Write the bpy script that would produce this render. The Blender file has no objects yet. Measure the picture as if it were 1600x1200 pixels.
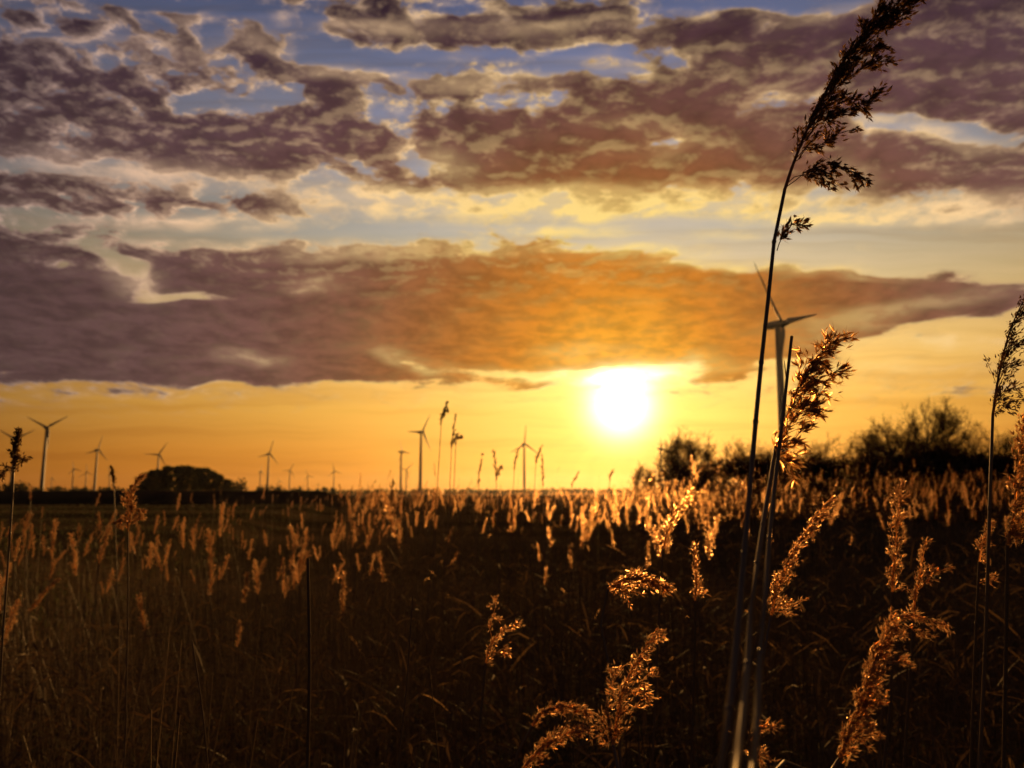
import bpy, bmesh, math, random
import numpy as np
from mathutils import Vector, Matrix

scene = bpy.context.scene
C = scene.collection
rad = math.radians
random.seed(7)
RNG = np.random.default_rng(11)

# ------------------------------------------------------------------ camera
FPX = 1201.0                      # focal length in photograph pixels (1600 wide)
PITCH = math.atan(172 / FPX)      # horizon stands at y = 772 of 1200
CAM = Vector((0.0, 0.0, 1.70))
cam_data = bpy.data.cameras.new('camera')
cam = bpy.data.objects.new('camera', cam_data)
C.objects.link(cam)
cam.location = CAM
cam.rotation_euler = (math.pi / 2 + PITCH, 0, 0)
cam_data.sensor_width = 36.0
cam_data.lens = 36.0 * FPX / 1600.0
cam_data.clip_start = 0.02
cam_data.clip_end = 20000.0
cam_data.dof.use_dof = True
cam_data.dof.focus_distance = 1.15
cam_data.dof.aperture_fstop = 5.8
scene.camera = cam
cp, sp = math.cos(PITCH), math.sin(PITCH)

def ray(px, py):
    """direction of photograph pixel px, py; its y component (forward) is one unit of depth along the view axis"""
    u, v = (px - 800) / FPX, (600 - py) / FPX
    return Vector((u, cp - v * sp, sp + v * cp))

def at(px, py, dist):
    """the place that pixel shows at dist metres from the camera (measured on the ground)"""
    d = ray(px, py)
    return CAM + d * (dist / math.hypot(d.x, d.y))

def azel(px, py):
    d = ray(px, py).normalized()
    return math.atan2(d.x, d.y), math.asin(d.z)

# ------------------------------------------------------------------ world
SUN_DIR = ray(970, 632).normalized()
SUN_EL = math.asin(SUN_DIR.z)
SUN_AZ = math.atan2(SUN_DIR.x, SUN_DIR.y)

def lin(c):
    return tuple(x / 12.92 if x <= 0.04045 else ((x + 0.055) / 1.055) ** 2.4 for x in c)

world = bpy.data.worlds.new('World')
scene.world = world
world.use_nodes = True
NT = world.node_tree
NT.nodes.clear()

class S:
    """a socket with arithmetic"""
    def __init__(self, s): self.s = s
    def __add__(a, b): return M('ADD', a, b)
    def __radd__(a, b): return M('ADD', b, a)
    def __sub__(a, b): return M('SUBTRACT', a, b)
    def __rsub__(a, b): return M('SUBTRACT', b, a)
    def __mul__(a, b): return M('MULTIPLY', a, b)
    def __rmul__(a, b): return M('MULTIPLY', b, a)
    def __truediv__(a, b): return M('DIVIDE', a, b)

def put(inp, v):
    if isinstance(v, S): NT.links.new(v.s, inp)
    else: inp.default_value = v

def M(op, a, b=0.0, c=None, clamp=False):
    n = NT.nodes.new('ShaderNodeMath'); n.operation = op; n.use_clamp = clamp
    put(n.inputs[0], a); put(n.inputs[1], b)
    if c is not None: put(n.inputs[2], c)
    return S(n.outputs[0])

def VM(op, a, b=None):
    n = NT.nodes.new('ShaderNodeVectorMath'); n.operation = op
    put(n.inputs[0], a)
    if b is not None: put(n.inputs[1], b)
    return S(n.outputs['Value' if op in ('DOT_PRODUCT', 'LENGTH') else 'Vector'])

def XYZ(x, y, z):
    n = NT.nodes.new('ShaderNodeCombineXYZ')
    for i, v in enumerate((x, y, z)): put(n.inputs[i], v)
    return S(n.outputs[0])

def SEP(v):
    n = NT.nodes.new('ShaderNodeSeparateXYZ'); put(n.inputs[0], v)
    return [S(o) for o in n.outputs]

def NOISE(vec, scale, detail, rough=0.5, color=False, dist=0.0):
    n = NT.nodes.new('ShaderNodeTexNoise'); n.noise_dimensions = '2D'
    put(n.inputs['Vector'], vec)
    n.inputs['Scale'].default_value = scale; n.inputs['Detail'].default_value = detail
    n.inputs['Roughness'].default_value = rough; n.inputs['Distortion'].default_value = dist
    return S(n.outputs['Color' if color else 'Fac'])

def SMOOTH(x, lo, hi, a=0.0, b=1.0):
    n = NT.nodes.new('ShaderNodeMapRange'); n.interpolation_type = 'SMOOTHSTEP'
    put(n.inputs[0], x)
    for i, v in enumerate((lo, hi, a, b)): put(n.inputs[i + 1], v)
    return S(n.outputs[0])

def RAMP(x, stops, lo, hi):
    """colour ramp over lo..hi; stops are (value, sRGB colour, gain)"""
    n = NT.nodes.new('ShaderNodeValToRGB')
    put(n.inputs[0], M('DIVIDE', M('SUBTRACT', x, lo), hi - lo, clamp=True))
    r = n.color_ramp
    while len(r.elements) < len(stops): r.elements.new(0.5)
    for e, (v, c) in zip(r.elements, stops):
        e.position = (v - lo) / (hi - lo)
    for e, (v, c) in zip(r.elements, stops):
        e.color = (*lin(c[:3]), 1)
    return S(n.outputs[0])

def MIX(f, a, b, kind='MIX'):
    n = NT.nodes.new('ShaderNodeMix'); n.data_type = 'RGBA'; n.blend_type = kind
    n.clamp_factor = True
    put(n.inputs[0], f)
    put(n.inputs[6], a if isinstance(a, S) else (*a, 1)); put(n.inputs[7], b if isinstance(b, S) else (*b, 1))
    return S(n.outputs[2])

tc = NT.nodes.new('ShaderNodeTexCoord')
DIR = VM('NORMALIZE', S(tc.outputs['Generated']))
dx, dy, dz = SEP(DIR)
az = M('ARCTAN2', dx, dy)
el = M('ARCSINE', dz)
elpos = M('MAXIMUM', el, 0.0)
cosang = VM('DOT_PRODUCT', DIR, tuple(SUN_DIR))
ang = M('ARCCOSINE', M('MINIMUM', cosang, 0.99999)) * (180 / math.pi)      # degrees from the sun
eldeg = el * (180 / math.pi)

# clear air: the colours of a low sun in dusty air by height, dimmer away from the sun
clear = RAMP(eldeg, [
    (0.0, (0.84, 0.46, 0.07)), (3.0, (0.87, 0.53, 0.10)), (6.0, (0.91, 0.64, 0.19)), (9.5, (0.95, 0.74, 0.37)), (14.0, (0.83, 0.71, 0.49)),
    (19.0, (0.66, 0.64, 0.60)), (25.0, (0.58, 0.58, 0.66)), (31.0, (0.42, 0.46, 0.62)), (36.0, (0.25, 0.33, 0.55)), (60.0, (0.13, 0.20, 0.40))], 0, 60)
away = RAMP(ang, [(0, (1, 1, 1)), (18, (0.97, 0.97, 0.97)), (32, (0.82, 0.80, 0.79)), (45, (0.62, 0.60, 0.62)), (90, (0.50, 0.50, 0.58)), (180, (0.34, 0.36, 0.46))], 0, 180)
clear = MIX(1.0, clear, away, 'MULTIPLY')
nish = NT.nodes.new('ShaderNodeTexSky'); nish.sky_type = 'NISHITA'
nish.sun_disc = False; nish.sun_elevation = SUN_EL; nish.sun_rotation = SUN_AZ
nish.dust_density = 2.5; nish.air_density = 1.2
NISH_GAIN = 0.012
clear = MIX(1.0, clear, VM('MULTIPLY', S(nish.outputs[0]), (NISH_GAIN,) * 3), 'ADD')

# ---- cloud cover: a flat deck seen towards the horizon, laid out on (x / y, z / y) of the view direction
def gno(px, py):
    d = ray(px, py); return d.x / d.y, d.z / d.y

ahead = M('MAXIMUM', dy, 0.15)
P = XYZ(dx / ahead, dz / ahead, 0.0)
SUNP = (SUN_DIR.x / SUN_DIR.y, SUN_DIR.z / SUN_DIR.y, 0.0)
warp = NOISE(VM('MULTIPLY', P, (9.0, 20.0, 0.0)), 1.0, 2.0, 0.55, color=True)
WV = VM('SUBTRACT', warp, (0.5, 0.5, 0.5))
PW = VM('ADD', P, VM('MULTIPLY', WV, (0.055, 0.026, 0.0)))
BLOBS = [  # x, y, half width, half height in photograph pixels, tilt in degrees, weight
    # long cloud bank above the sun
    (-20, 450, 300, 100, 0, 1.3), (150, 525, 600, 80, 0, 1.1), (330, 425, 180, 44, 4, 1.2), (600, 445, 330, 62, 3, 1.3), (520, 530, 460, 68, 0, 1.0),
    (860, 490, 420, 92, 2, 1.6), (1080, 498, 330, 88, 0, 1.4), (1250, 480, 260, 62, -6, 1.3), (1420, 466, 220, 36, 0, 1.4), (1535, 460, 110, 20, 0, 1.0),
    (640, 588, 260, 14, 1, .8), (300, 568, 460, 28, 0, .6),
    (232, 438, 80, 24, 26, -1.35), (168, 404, 70, 16, 20, -1.1), (488, 452, 66, 15, -10, -1.4), (350, 464, 170, 8, 0, -1.3), (555, 498, 90, 8, 16, -1.2), (630, 562, 80, 14, 24, -1.6),
    (380, 560, 70, 10, 4, -1.1), (120, 470, 180, 7, 0, -.6), (800, 582, 120, 9, 2, -1.2), (700, 545, 120, 9, 10, -.7), (880, 545, 70, 9, -6, -.8), (970, 583, 130, 14, 0, -1.6), (1070, 572, 70, 16, -8, -1.3),
    (835, 378, 100, 24, 8, 1.5), (950, 401, 80, 13, 3, 1.3), (1035, 396, 40, 11, 0, 1.3), (640, 385, 120, 12, -4, .8), (1170, 370, 24, 6, 0, .7), (1092, 375, 18, 5, 0, .6),
    (470, 380, 90, 9, 0, .7), (1300, 345, 140, 9, 0, .7), (1485, 428, 40, 7, 0, .5), (1290, 430, 80, 7, 6, .4), (400, 345, 60, 8, 0, .7), (540, 353, 30, 7, 0, .6), (310, 368, 40, 6, 0, .6),
    # open strip between the two banks
    (700, 362, 520, 32, 0, -.9), (1280, 378, 460, 46, 0, -1.3), (300, 372, 180, 18, 0, -1.1), (1500, 395, 240, 56, 0, -1.0),
    (1450, 540, 300, 44, -6, -1.0), (900, 715, 1500, 110, 0, -1.0),
    (1330, 568, 260, 9, -4, .35), (1450, 530, 160, 8, 0, .4), (1250, 556, 200, 8, 0, .35), (1500, 590, 160, 7, 0, .3), (500, 625, 300, 6, 0, .25), (200, 640, 260, 6, 0, .22),
    # upper bank
    (330, 230, 200, 46, 4, .85), (420, 200, 180, 50, 0, .6), (640, 225, 260, 56, 4, .62), (900, 235, 330, 66, 2, .85), (1150, 235, 330, 72, 0, .95),
    (1000, 172, 260, 40, -3, .8), (1140, 125, 240, 40, -12, .85), (1480, 120, 320, 130, 6, 1.25), (1330, 55, 190, 55, -12, .75), (1450, 262, 170, 38, 0, 1.1),
    (1610, 280, 90, 40, 0, 1.2), (1590, 20, 200, 60, 0, .9), (700, 280, 200, 22, 2, .5),
    # patchy small clouds on the other side
    (80, 150, 330, 100, 10, .52), (20, 220, 220, 60, 0, .4), (80, 308, 220, 34, 4, .75), (300, 318, 130, 22, 4, .6), (390, 66, 56, 30, 22, .9), (285, 88, 50, 24, 12, .7), (200, 66, 60, 18, 8, .6), (125, 35, 60, 13, 10, .6), (110, 120, 90, 22, 5, .4), (230, 130, 80, 20, 5, .4),
    (600, 48, 150, 32, 3, .9), (870, 44, 200, 36, 0, .95), (720, 42, 60, 22, 0, .7), (560, 125, 140, 16, 4, .9), (780, 132, 150, 17, -3, .8), (440, 105, 90, 20, 18, .6), (290, 25, 56, 9, 8, .7), (441, 28, 20, 12, 0, .9), (690, 75, 18, 8, 0, .8),
    (1110, 45, 70, 28, -8, 1.0), (940, 97, 50, 9, 0, .8), (890, 124, 44, 12, 0, .9), (1195, 22, 26, 10, 0, .8),
    # gaps
    (430, 45, 110, 56, 10, -.5), (800, 95, 300, 22, 0, -.55), (360, 160, 120, 13, 0, -1.3), (240, 4, 340, 10, 5, -.8), (600, 85, 130, 14, 0, -.6), (492, 70, 36, 36, 0, -.5),
    (1490, 205, 140, 20, 8, -1.6), (1400, 184, 80, 20, 0, -1.0), (120, 262, 190, 14, 5, -1.0), (680, 262, 60, 13, 0, -1.1), (1040, 220, 60, 14, -14, -1.0), (60, 340, 110, 11, 0, -.6), (930, 225, 60, 10, 10, -.7),
    (1180, 8, 180, 14, 0, -.8), (590, 188, 60, 11, 30, -.8), (1200, 130, 30, 16, 60, -.4), (1345, 262, 60, 14, 40, -.6), (820, 165, 40, 14, 60, -.5),
]
VEILS = [  # thin bright vapour with the sun behind it
    (820, 318, 330, 30, 0, .9), (1050, 312, 300, 28, 0, .9), (1380, 335, 220, 20, 0, .75), (560, 305, 160, 30, 4, .7), (300, 345, 220, 14, 0, .8), (250, 272, 220, 18, 4, .75), (100, 240, 140, 14, 4, .5),
    (620, 390, 200, 14, -3, .7), (860, 360, 130, 10, 0, .8), (960, 392, 160, 10, 3, .6), (1040, 390, 60, 8, 0, .8), (1280, 345, 160, 10, 0, .6), (1170, 368, 24, 6, 0, .9), (1092, 374, 18, 5, 0, .8), (440, 380, 120, 9, 0, .5),
    (215, 440, 60, 26, 20, .7), (490, 450, 50, 14, -10, .8), (640, 565, 90, 14, 22, .9), (390, 560, 70, 10, 4, .8), (880, 548, 60, 10, -6, .7), (1060, 570, 90, 18, -6, .9), (950, 582, 160, 14, 0, .9), (780, 582, 130, 8, 0, .6),
    (690, 250, 70, 22, 20, .6), (1000, 195, 60, 12, 0, .4), (1060, 225, 60, 14, -20, .6), (1420, 195, 80, 16, 10, .6), (1500, 220, 90, 12, 8, .5), (1340, 270, 40, 14, 40, .5), (1540, 315, 120, 20, 0, .7), (1560, 350, 100, 14, 0, .5),
    (600, 42, 110, 16, 0, .6), (780, 45, 120, 14, 0, .5), (920, 38, 100, 12, 0, .5), (560, 118, 120, 12, 4, .7), (780, 128, 120, 14, -3, .7), (940, 98, 40, 8, 0, .7), (400, 62, 40, 18, 20, .6), (285, 84, 44, 18, 8, .6), (205, 68, 50, 12, 0, .5), (120, 62, 60, 10, 0, .4), (300, 28, 50, 8, 4, .6), (441, 28, 18, 11, 0, .8),
    (1150, 416, 230, 6, 1, .8), (720, 396, 140, 7, 2, .7), (1330, 432, 130, 6, 4, .7), (300, 384, 130, 6, 4, .6),
    (1300, 20, 100, 12, -10, .5), (1400, 480, 240, 12, -10, .6), (1300, 520, 120, 14, -14, .6), (1450, 535, 180, 8, 0, .5), (1280, 575, 240, 8, 0, .5)]
pwx, pwy, _ = SEP(PW)
# the cover is drawn as a sum of soft ellipses, then written as a short sum of products f(x) * g(z) held in curve nodes
AZ0, AZ1, EL0, EL1, RANK, KN = -0.85, 0.85, -0.05, 0.80, 26, 120
ga = np.linspace(AZ0, AZ1, KN); ge = np.linspace(EL0, EL1, KN)
GA, GE = np.meshgrid(ga, ge, indexing='ij')
def draw(blobs):
    field = np.zeros((KN, KN))
    for (bx, by, rx, ry, tilt, wgt) in blobs:
        a_, e_ = gno(bx, by)
        sx0, _z = gno(bx + 10, by); _x, sz0 = gno(bx, by - 10)
        kx, kz = (sx0 - a_) / 10, (sz0 - e_) / 10
        t_ = rad(-tilt); ct, st = math.cos(t_), math.sin(t_)
        qx, qz = (GA - a_) / kx, (GE - e_) / kz
        u = (qx * ct + qz * st) / (1.25 * rx)
        v = (-qx * st + qz * ct) / (1.3 * ry)
        field += wgt * np.clip(1 - u * u - v * v, 0, None) ** 1.4
    return field

def CURVE(x, vals):
    n = NT.nodes.new('ShaderNodeFloatCurve')
    cu = n.mapping.curves[0]
    k = len(vals)
    while len(cu.points) < k: cu.points.new(0.5, 0.5)
    for i, v in enumerate(vals):
        p = cu.points[i]
        p.location = (i / (k - 1), float(v)); p.handle_type = 'VECTOR'
    n.mapping.update()
    put(n.inputs['Value'], x)
    return S(n.outputs[0])

ux = M('DIVIDE', M('SUBTRACT', pwx, AZ0), AZ1 - AZ0, clamp=True)
uy = M('DIVIDE', M('SUBTRACT', pwy, EL0), EL1 - EL0, clamp=True)
def products(field, rank):
    U_, s_, V_ = np.linalg.svd(field, full_matrices=False)
    total = 0.0
    for k in range(rank):
        f, g = U_[:, k], V_[k]
        fm, gm = np.abs(f).max() * 2, np.abs(g).max() * 2
        F = M('SUBTRACT', CURVE(ux, f / fm + 0.5), 0.5)
        G = M('SUBTRACT', CURVE(uy, g / gm + 0.5), 0.5)
        total = M('MULTIPLY_ADD', M('MULTIPLY', F, G), float(s_[k] * fm * gm), total)
    return total
cover = products(np.clip(draw(BLOBS), -1.2, 1.5), RANK)
veil = products(draw(VEILS), 16)
# broad weather beyond what the picture shows, so the cover goes on round the horizon
broad = NOISE(VM('MULTIPLY', XYZ(az, el, 0.0), (2.2, 6.0, 0.0)), 1.0, 2.0)
px_, pz_, _ = SEP(P)
inframe = M('MULTIPLY', SMOOTH(M('ABSOLUTE', az), 0.64, 0.85, 1.0, 0.0), SMOOTH(pz_, 0.66, 0.82, 1.0, 0.0))
wide = M('MULTIPLY', SMOOTH(broad, 0.42, 0.62, -0.25, 0.9), 1.0 - inframe)
# texture of the deck, finer towards the horizon
def deck(p):
    x, z, _ = SEP(p)
    q = M('DIVIDE', 1.0, M('MAXIMUM', z + 0.32, 0.1))
    return XYZ(x * q, q * 1.45, 0.0)
PM = VM('ADD', P, VM('MULTIPLY', WV, (0.030, 0.014, 0.0)))
TOSUN = VM('MULTIPLY', VM('NORMALIZE', VM('SUBTRACT', SUNP, P)), (0.013, 0.013, 0.0))
DK, DK2 = deck(PM), deck(VM('ADD', PM, TOSUN))
fine, fine2 = NOISE(DK, 8.0, 7.0, 0.57), NOISE(DK2, 8.0, 5.0, 0.57)
puffs, puffs2 = NOISE(DK, 20.0, 4.0, 0.55), NOISE(DK2, 20.0, 3.0, 0.55)
streak = NOISE(VM('MULTIPLY', PM, (2.5, 55.0, 0.0)), 1.0, 3.0, 0.55)
low = SMOOTH(eldeg, 2.5, 7.0, 0.0, 1.0)
high = SMOOTH(eldeg, 12.5, 18.0, 0.0, 1.0)
patchy = M('MULTIPLY', high, SMOOTH(px_, -0.25, 0.40, 1.0, 0.45))
wf, wp = 2.5 + 0.5 * high, 0.6 + 2.2 * patchy
tex1 = ((fine - 0.5) * wf + (puffs - 0.5) * wp) * low
tex2 = ((fine2 - 0.5) * wf + (puffs2 - 0.5) * wp) * low
dens = cover + wide + tex1 + M('MULTIPLY', streak - 0.5, 1.0 - high) * 1.1 - 0.08 + 0.05 * high
opac = 0.22 * SMOOTH(dens, -0.60, 0.02) * low + 0.78 * SMOOTH(dens, -0.06, 0.40 - 0.12 * high)
core = SMOOTH(dens, 0.0, 0.70)
lit = SMOOTH(tex1 - tex2, -0.40, 0.75)          # this side faces the sun
corecol = RAMP(ang, [(0, (0.98, 0.72, 0.20)), (4, (0.90, 0.60, 0.12)), (9, (0.77, 0.46, 0.11)), (15, (0.60, 0.36, 0.17)), (21, (0.48, 0.31, 0.23)), (27, (0.42, 0.285, 0.255)),
                     (34, (0.365, 0.26, 0.25)), (44, (0.30, 0.22, 0.22)), (70, (0.19, 0.16, 0.19)), (180, (0.14, 0.14, 0.19))], 0, 180)
corecol = MIX(1.0, corecol, RAMP(eldeg, [(0, (1, 1, 1)), (15, (1, 1, 1)), (19, (1.0, 1.0, 1.0)), (27, (0.86, 0.86, 0.98)), (34, (0.60, 0.60, 0.80)), (60, (0.55, 0.6, 0.8))], 0, 60), 'MULTIPLY')
rimcol = RAMP(ang, [(0, (1.0, 0.97, 0.75)), (8, (1.0, 0.88, 0.48)), (16, (1.0, 0.85, 0.52)), (24, (0.99, 0.83, 0.60)), (35, (0.92, 0.76, 0.62)), (45, (0.76, 0.64, 0.59)), (90, (0.32, 0.30, 0.33)), (180, (0.20, 0.21, 0.27))], 0, 180)
thin = 1.0 - core
rimness = thin * (0.15 + 0.85 * lit) + core * M('POWER', lit, 2.0) * (0.06 + 0.22 * high)
cloudcol = MIX(rimness, corecol, rimcol)
tone = SMOOTH(fine + puffs, 0.7, 1.3, 1.22, 0.76)
cloudcol = VM('MULTIPLY', cloudcol, XYZ(tone, tone, tone))
# faint level streaks in the clear air near the horizon
clear = MIX(1.0, clear, RAMP(streak, [(0.3, (0.94, 0.92, 0.89)), (0.5, (0.98, 0.98, 0.97)), (0.7, (1.0, 1.0, 1.0))], 0, 1), 'MULTIPLY')
sky = MIX(opac, clear, cloudcol)
gauze = M('MULTIPLY', veil, SMOOTH(fine2 + 0.6 * puffs, 0.60, 1.0, 0.35, 1.35), clamp=True)
sky = MIX(M('MULTIPLY', gauze, 0.95 - 0.5 * core), sky, rimcol)

# the sun itself and the bright air round it (dazzling disc spread by thin vapour)
halo = M('EXPONENT', ang * ang * (-1 / (2 * 1.45 ** 2))) * 3.2
glow = M('EXPONENT', ang * (-1 / 4.5)) * 0.42
through = M('SUBTRACT', 1.0, M('MULTIPLY', opac, 0.72))
# light caught by the ragged cloud base just above it, and faint beams through the gaps
relx, relz, _ = SEP(VM('SUBTRACT', PM, SUNP))
basez = (relz - 0.036) * (1 / 0.013); basex = (relx - 0.006) * (1 / 0.062)
flare = M('EXPONENT', (basez * basez + basex * basex) * -1.0) * SMOOTH(fine2, 0.35, 0.6, 0.3, 1.0) * 2.2
beams = SMOOTH(NOISE(XYZ(M('ARCTAN2', relx, relz) * 3.2, 0.0, 0.0), 1.0, 2.0), 0.35, 0.65, 0.72, 1.28)
glow = glow * beams
sunadd = MIX(1.0, VM('MULTIPLY', XYZ(halo, halo, halo), (1.0, 0.92, 0.60)),
             VM('MULTIPLY', XYZ(glow, glow, glow), (1.0, 0.60, 0.10)), 'ADD')
sunadd = VM('MULTIPLY', sunadd, XYZ(through, through, through))
sunadd = MIX(1.0, sunadd, VM('MULTIPLY', XYZ(flare, flare, flare), (1.0, 0.82, 0.38)), 'ADD')
sky = MIX(1.0, sky, sunadd, 'ADD')
# below the horizon nothing but dim earth-lit air
sky = MIX(SMOOTH(eldeg, -2.0, -0.1), (0.02, 0.015, 0.01), sky)
bg = NT.nodes.new('ShaderNodeBackground')
NT.links.new(VM('MULTIPLY', sky, (10.0, 10.0, 10.0)).s, bg.inputs[0])
bg.inputs[1].default_value = 0.1
wo = NT.nodes.new('ShaderNodeOutputWorld')
NT.links.new(bg.outputs[0], wo.inputs[0])
world.cycles.sampling_method = 'MANUAL'
world.cycles.sample_map_resolution = 512

# ------------------------------------------------------------------ sun lamp
sun_data = bpy.data.lights.new('sun', 'SUN')
sun = bpy.data.objects.new('sun', sun_data)
C.objects.link(sun)
sun_data.energy = 5.0
sun_data.angle = rad(0.6)
sun_data.color = (1.0, 0.53, 0.17)
sun.rotation_euler = (-SUN_DIR).to_track_quat('-Z', 'Y').to_euler()
sun.location = (0, 0, 40)

# ------------------------------------------------------------------ exposure
vs = scene.view_settings
vs.view_transform = 'Standard'
vs.look = 'None'
vs.exposure = 0.0
vs.gamma = 1.0
vs.use_curve_mapping = False

scene.cycles.max_bounces = 4
scene.cycles.diffuse_bounces = 2
scene.cycles.glossy_bounces = 2
scene.cycles.transmission_bounces = 4
scene.cycles.volume_bounces = 0
scene.cycles.adaptive_min_samples = 24
scene.cycles.sample_clamp_indirect = 4.0

# ------------------------------------------------------------------ materials
MAT = {}

def material(name, build):
    m = bpy.data.materials.new(name); m.use_nodes = True
    nt = m.node_tree; nt.nodes.clear()
    out = nt.nodes.new('ShaderNodeOutputMaterial')
    nt.links.new(build(nt), out.inputs[0])
    MAT[name] = m
    return m

def nn(nt, kind, **kw):
    n = nt.nodes.new('ShaderNode' + kind)
    for k, v in kw.items():
        if hasattr(n, k): setattr(n, k, v)
        else: n.inputs[k.replace('_', ' ')].default_value = v
    return n

def ramp_node(nt, src, stops):
    r = nt.nodes.new('ShaderNodeValToRGB')
    nt.links.new(src, r.inputs[0])
    while len(r.color_ramp.elements) < len(stops): r.color_ramp.elements.new(0.5)
    for e, (p, c) in zip(r.color_ramp.elements, stops):
        e.position = p; e.color = (*c, 1)
    return r.outputs[0]

def straw(c0, c1, transl, gloss, rough, fwd=0.0):
    """dry plant matter: light comes partly through it, and it shines a little"""
    def b(nt):
        geo = nn(nt, 'NewGeometry')
        obi = nn(nt, 'ObjectInfo')
        mixr = nn(nt, 'Math', operation='MULTIPLY_ADD')
        nt.links.new(geo.outputs['Random Per Island'], mixr.inputs[0]); mixr.inputs[1].default_value = 0.65
        sc_ = nn(nt, 'Math', operation='MULTIPLY'); nt.links.new(obi.outputs['Random'], sc_.inputs[0]); sc_.inputs[1].default_value = 0.35
        nt.links.new(sc_.outputs[0], mixr.inputs[2])
        col = ramp_node(nt, mixr.outputs[0], [(0.0, c0), (1.0, c1)])
        d = nn(nt, 'BsdfDiffuse'); nt.links.new(col, d.inputs[0])
        t = nn(nt, 'BsdfTranslucent'); nt.links.new(col, t.inputs[0])
        m1 = nn(nt, 'MixShader'); m1.inputs[0].default_value = transl
        nt.links.new(d.outputs[0], m1.inputs[1]); nt.links.new(t.outputs[0], m1.inputs[2])
        g = nn(nt, 'BsdfGlossy'); g.inputs['Roughness'].default_value = rough; g.inputs[0].default_value = (0.9, 0.8, 0.65, 1)
        m2 = nn(nt, 'MixShader'); m2.inputs[0].default_value = gloss
        nt.links.new(m1.outputs[0], m2.inputs[1]); nt.links.new(g.outputs[0], m2.inputs[2])
        if not fwd: return m2.outputs[0]
        r = nn(nt, 'BsdfRefraction'); r.inputs['Roughness'].default_value = 0.5; r.inputs['IOR'].default_value = 1.22   # silky hairs pass light on forwards
        nt.links.new(col, r.inputs[0])
        m3 = nn(nt, 'MixShader'); m3.inputs[0].default_value = fwd
        nt.links.new(m2.outputs[0], m3.inputs[1]); nt.links.new(r.outputs[0], m3.inputs[2])
        return m3.outputs[0]
    return b

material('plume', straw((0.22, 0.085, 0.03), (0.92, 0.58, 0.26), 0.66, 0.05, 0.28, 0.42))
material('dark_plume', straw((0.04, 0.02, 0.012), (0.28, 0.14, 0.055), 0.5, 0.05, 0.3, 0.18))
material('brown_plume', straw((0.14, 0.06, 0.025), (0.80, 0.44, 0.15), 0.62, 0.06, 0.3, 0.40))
material('stem', straw((0.08, 0.048, 0.024), (0.17, 0.105, 0.05), 0.10, 0.05, 0.4))
material('dry_leaf', straw((0.06, 0.033, 0.015), (0.20, 0.115, 0.048), 0.5, 0.02, 0.5, 0.25))
material('grass', straw((0.05, 0.06, 0.02), (0.12, 0.11, 0.04), 0.30, 0.02, 0.5))
material('twig', straw((0.05, 0.03, 0.016), (0.22, 0.115, 0.045), 0.5, 0.02, 0.6, 0.30))
material('foliage', straw((0.035, 0.04, 0.015), (0.08, 0.07, 0.03), 0.25, 0.02, 0.6))
material('bark', straw((0.05, 0.04, 0.03), (0.08, 0.06, 0.045), 0.0, 0.02, 0.7))

def mat_ground(nt):
    tcn = nn(nt, 'TexCoord')
    mp = nn(nt, 'Mapping'); mp.inputs['Scale'].default_value = (0.012, 0.09, 0.1)
    nt.links.new(tcn.outputs['Object'], mp.inputs[0])
    n1 = nn(nt, 'TexNoise'); n1.inputs['Scale'].default_value = 1.0; n1.inputs['Detail'].default_value = 5
    nt.links.new(mp.outputs[0], n1.inputs['Vector'])
    n2 = nn(nt, 'TexNoise'); n2.inputs['Scale'].default_value = 6.0; n2.inputs['Detail'].default_value = 6
    nt.links.new(tcn.outputs['Object'], n2.inputs['Vector'])
    c1 = ramp_node(nt, n1.outputs['Fac'], [(0.32, (0.030, 0.024, 0.010)), (0.5, (0.075, 0.050, 0.020)), (0.68, (0.12, 0.075, 0.030))])
    c2 = ramp_node(nt, n2.outputs['Fac'], [(0.3, (0.55, 0.55, 0.55)), (0.7, (1.2, 1.2, 1.2))])
    mx = nn(nt, 'Mix', data_type='RGBA', blend_type='MULTIPLY'); mx.inputs[0].default_value = 1.0
    nt.links.new(c1, mx.inputs[6]); nt.links.new(c2, mx.inputs[7])
    bp = nn(nt, 'Bump'); bp.inputs['Strength'].default_value = 0.8; bp.inputs['Distance'].default_value = 0.08
    nt.links.new(n2.outputs['Fac'], bp.inputs['Height'])
    d = nn(nt, 'BsdfDiffuse')
    nt.links.new(mx.outputs[2], d.inputs[0]); nt.links.new(bp.outputs[0], d.inputs['Normal'])
    return d.outputs[0]
material('ground', mat_ground)

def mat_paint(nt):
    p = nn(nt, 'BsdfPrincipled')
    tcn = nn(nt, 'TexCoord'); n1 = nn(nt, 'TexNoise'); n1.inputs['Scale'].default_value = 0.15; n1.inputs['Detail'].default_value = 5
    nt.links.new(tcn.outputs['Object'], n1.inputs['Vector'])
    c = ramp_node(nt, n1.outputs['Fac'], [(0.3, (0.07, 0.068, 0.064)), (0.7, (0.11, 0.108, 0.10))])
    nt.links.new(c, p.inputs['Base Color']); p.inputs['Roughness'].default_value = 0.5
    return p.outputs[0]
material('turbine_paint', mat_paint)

# ------------------------------------------------------------------ mesh helpers
def smooth(x, a, b):
    t = np.clip((x - a) / (b - a), 0, 1)
    return t * t * (3 - 2 * t)

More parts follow.
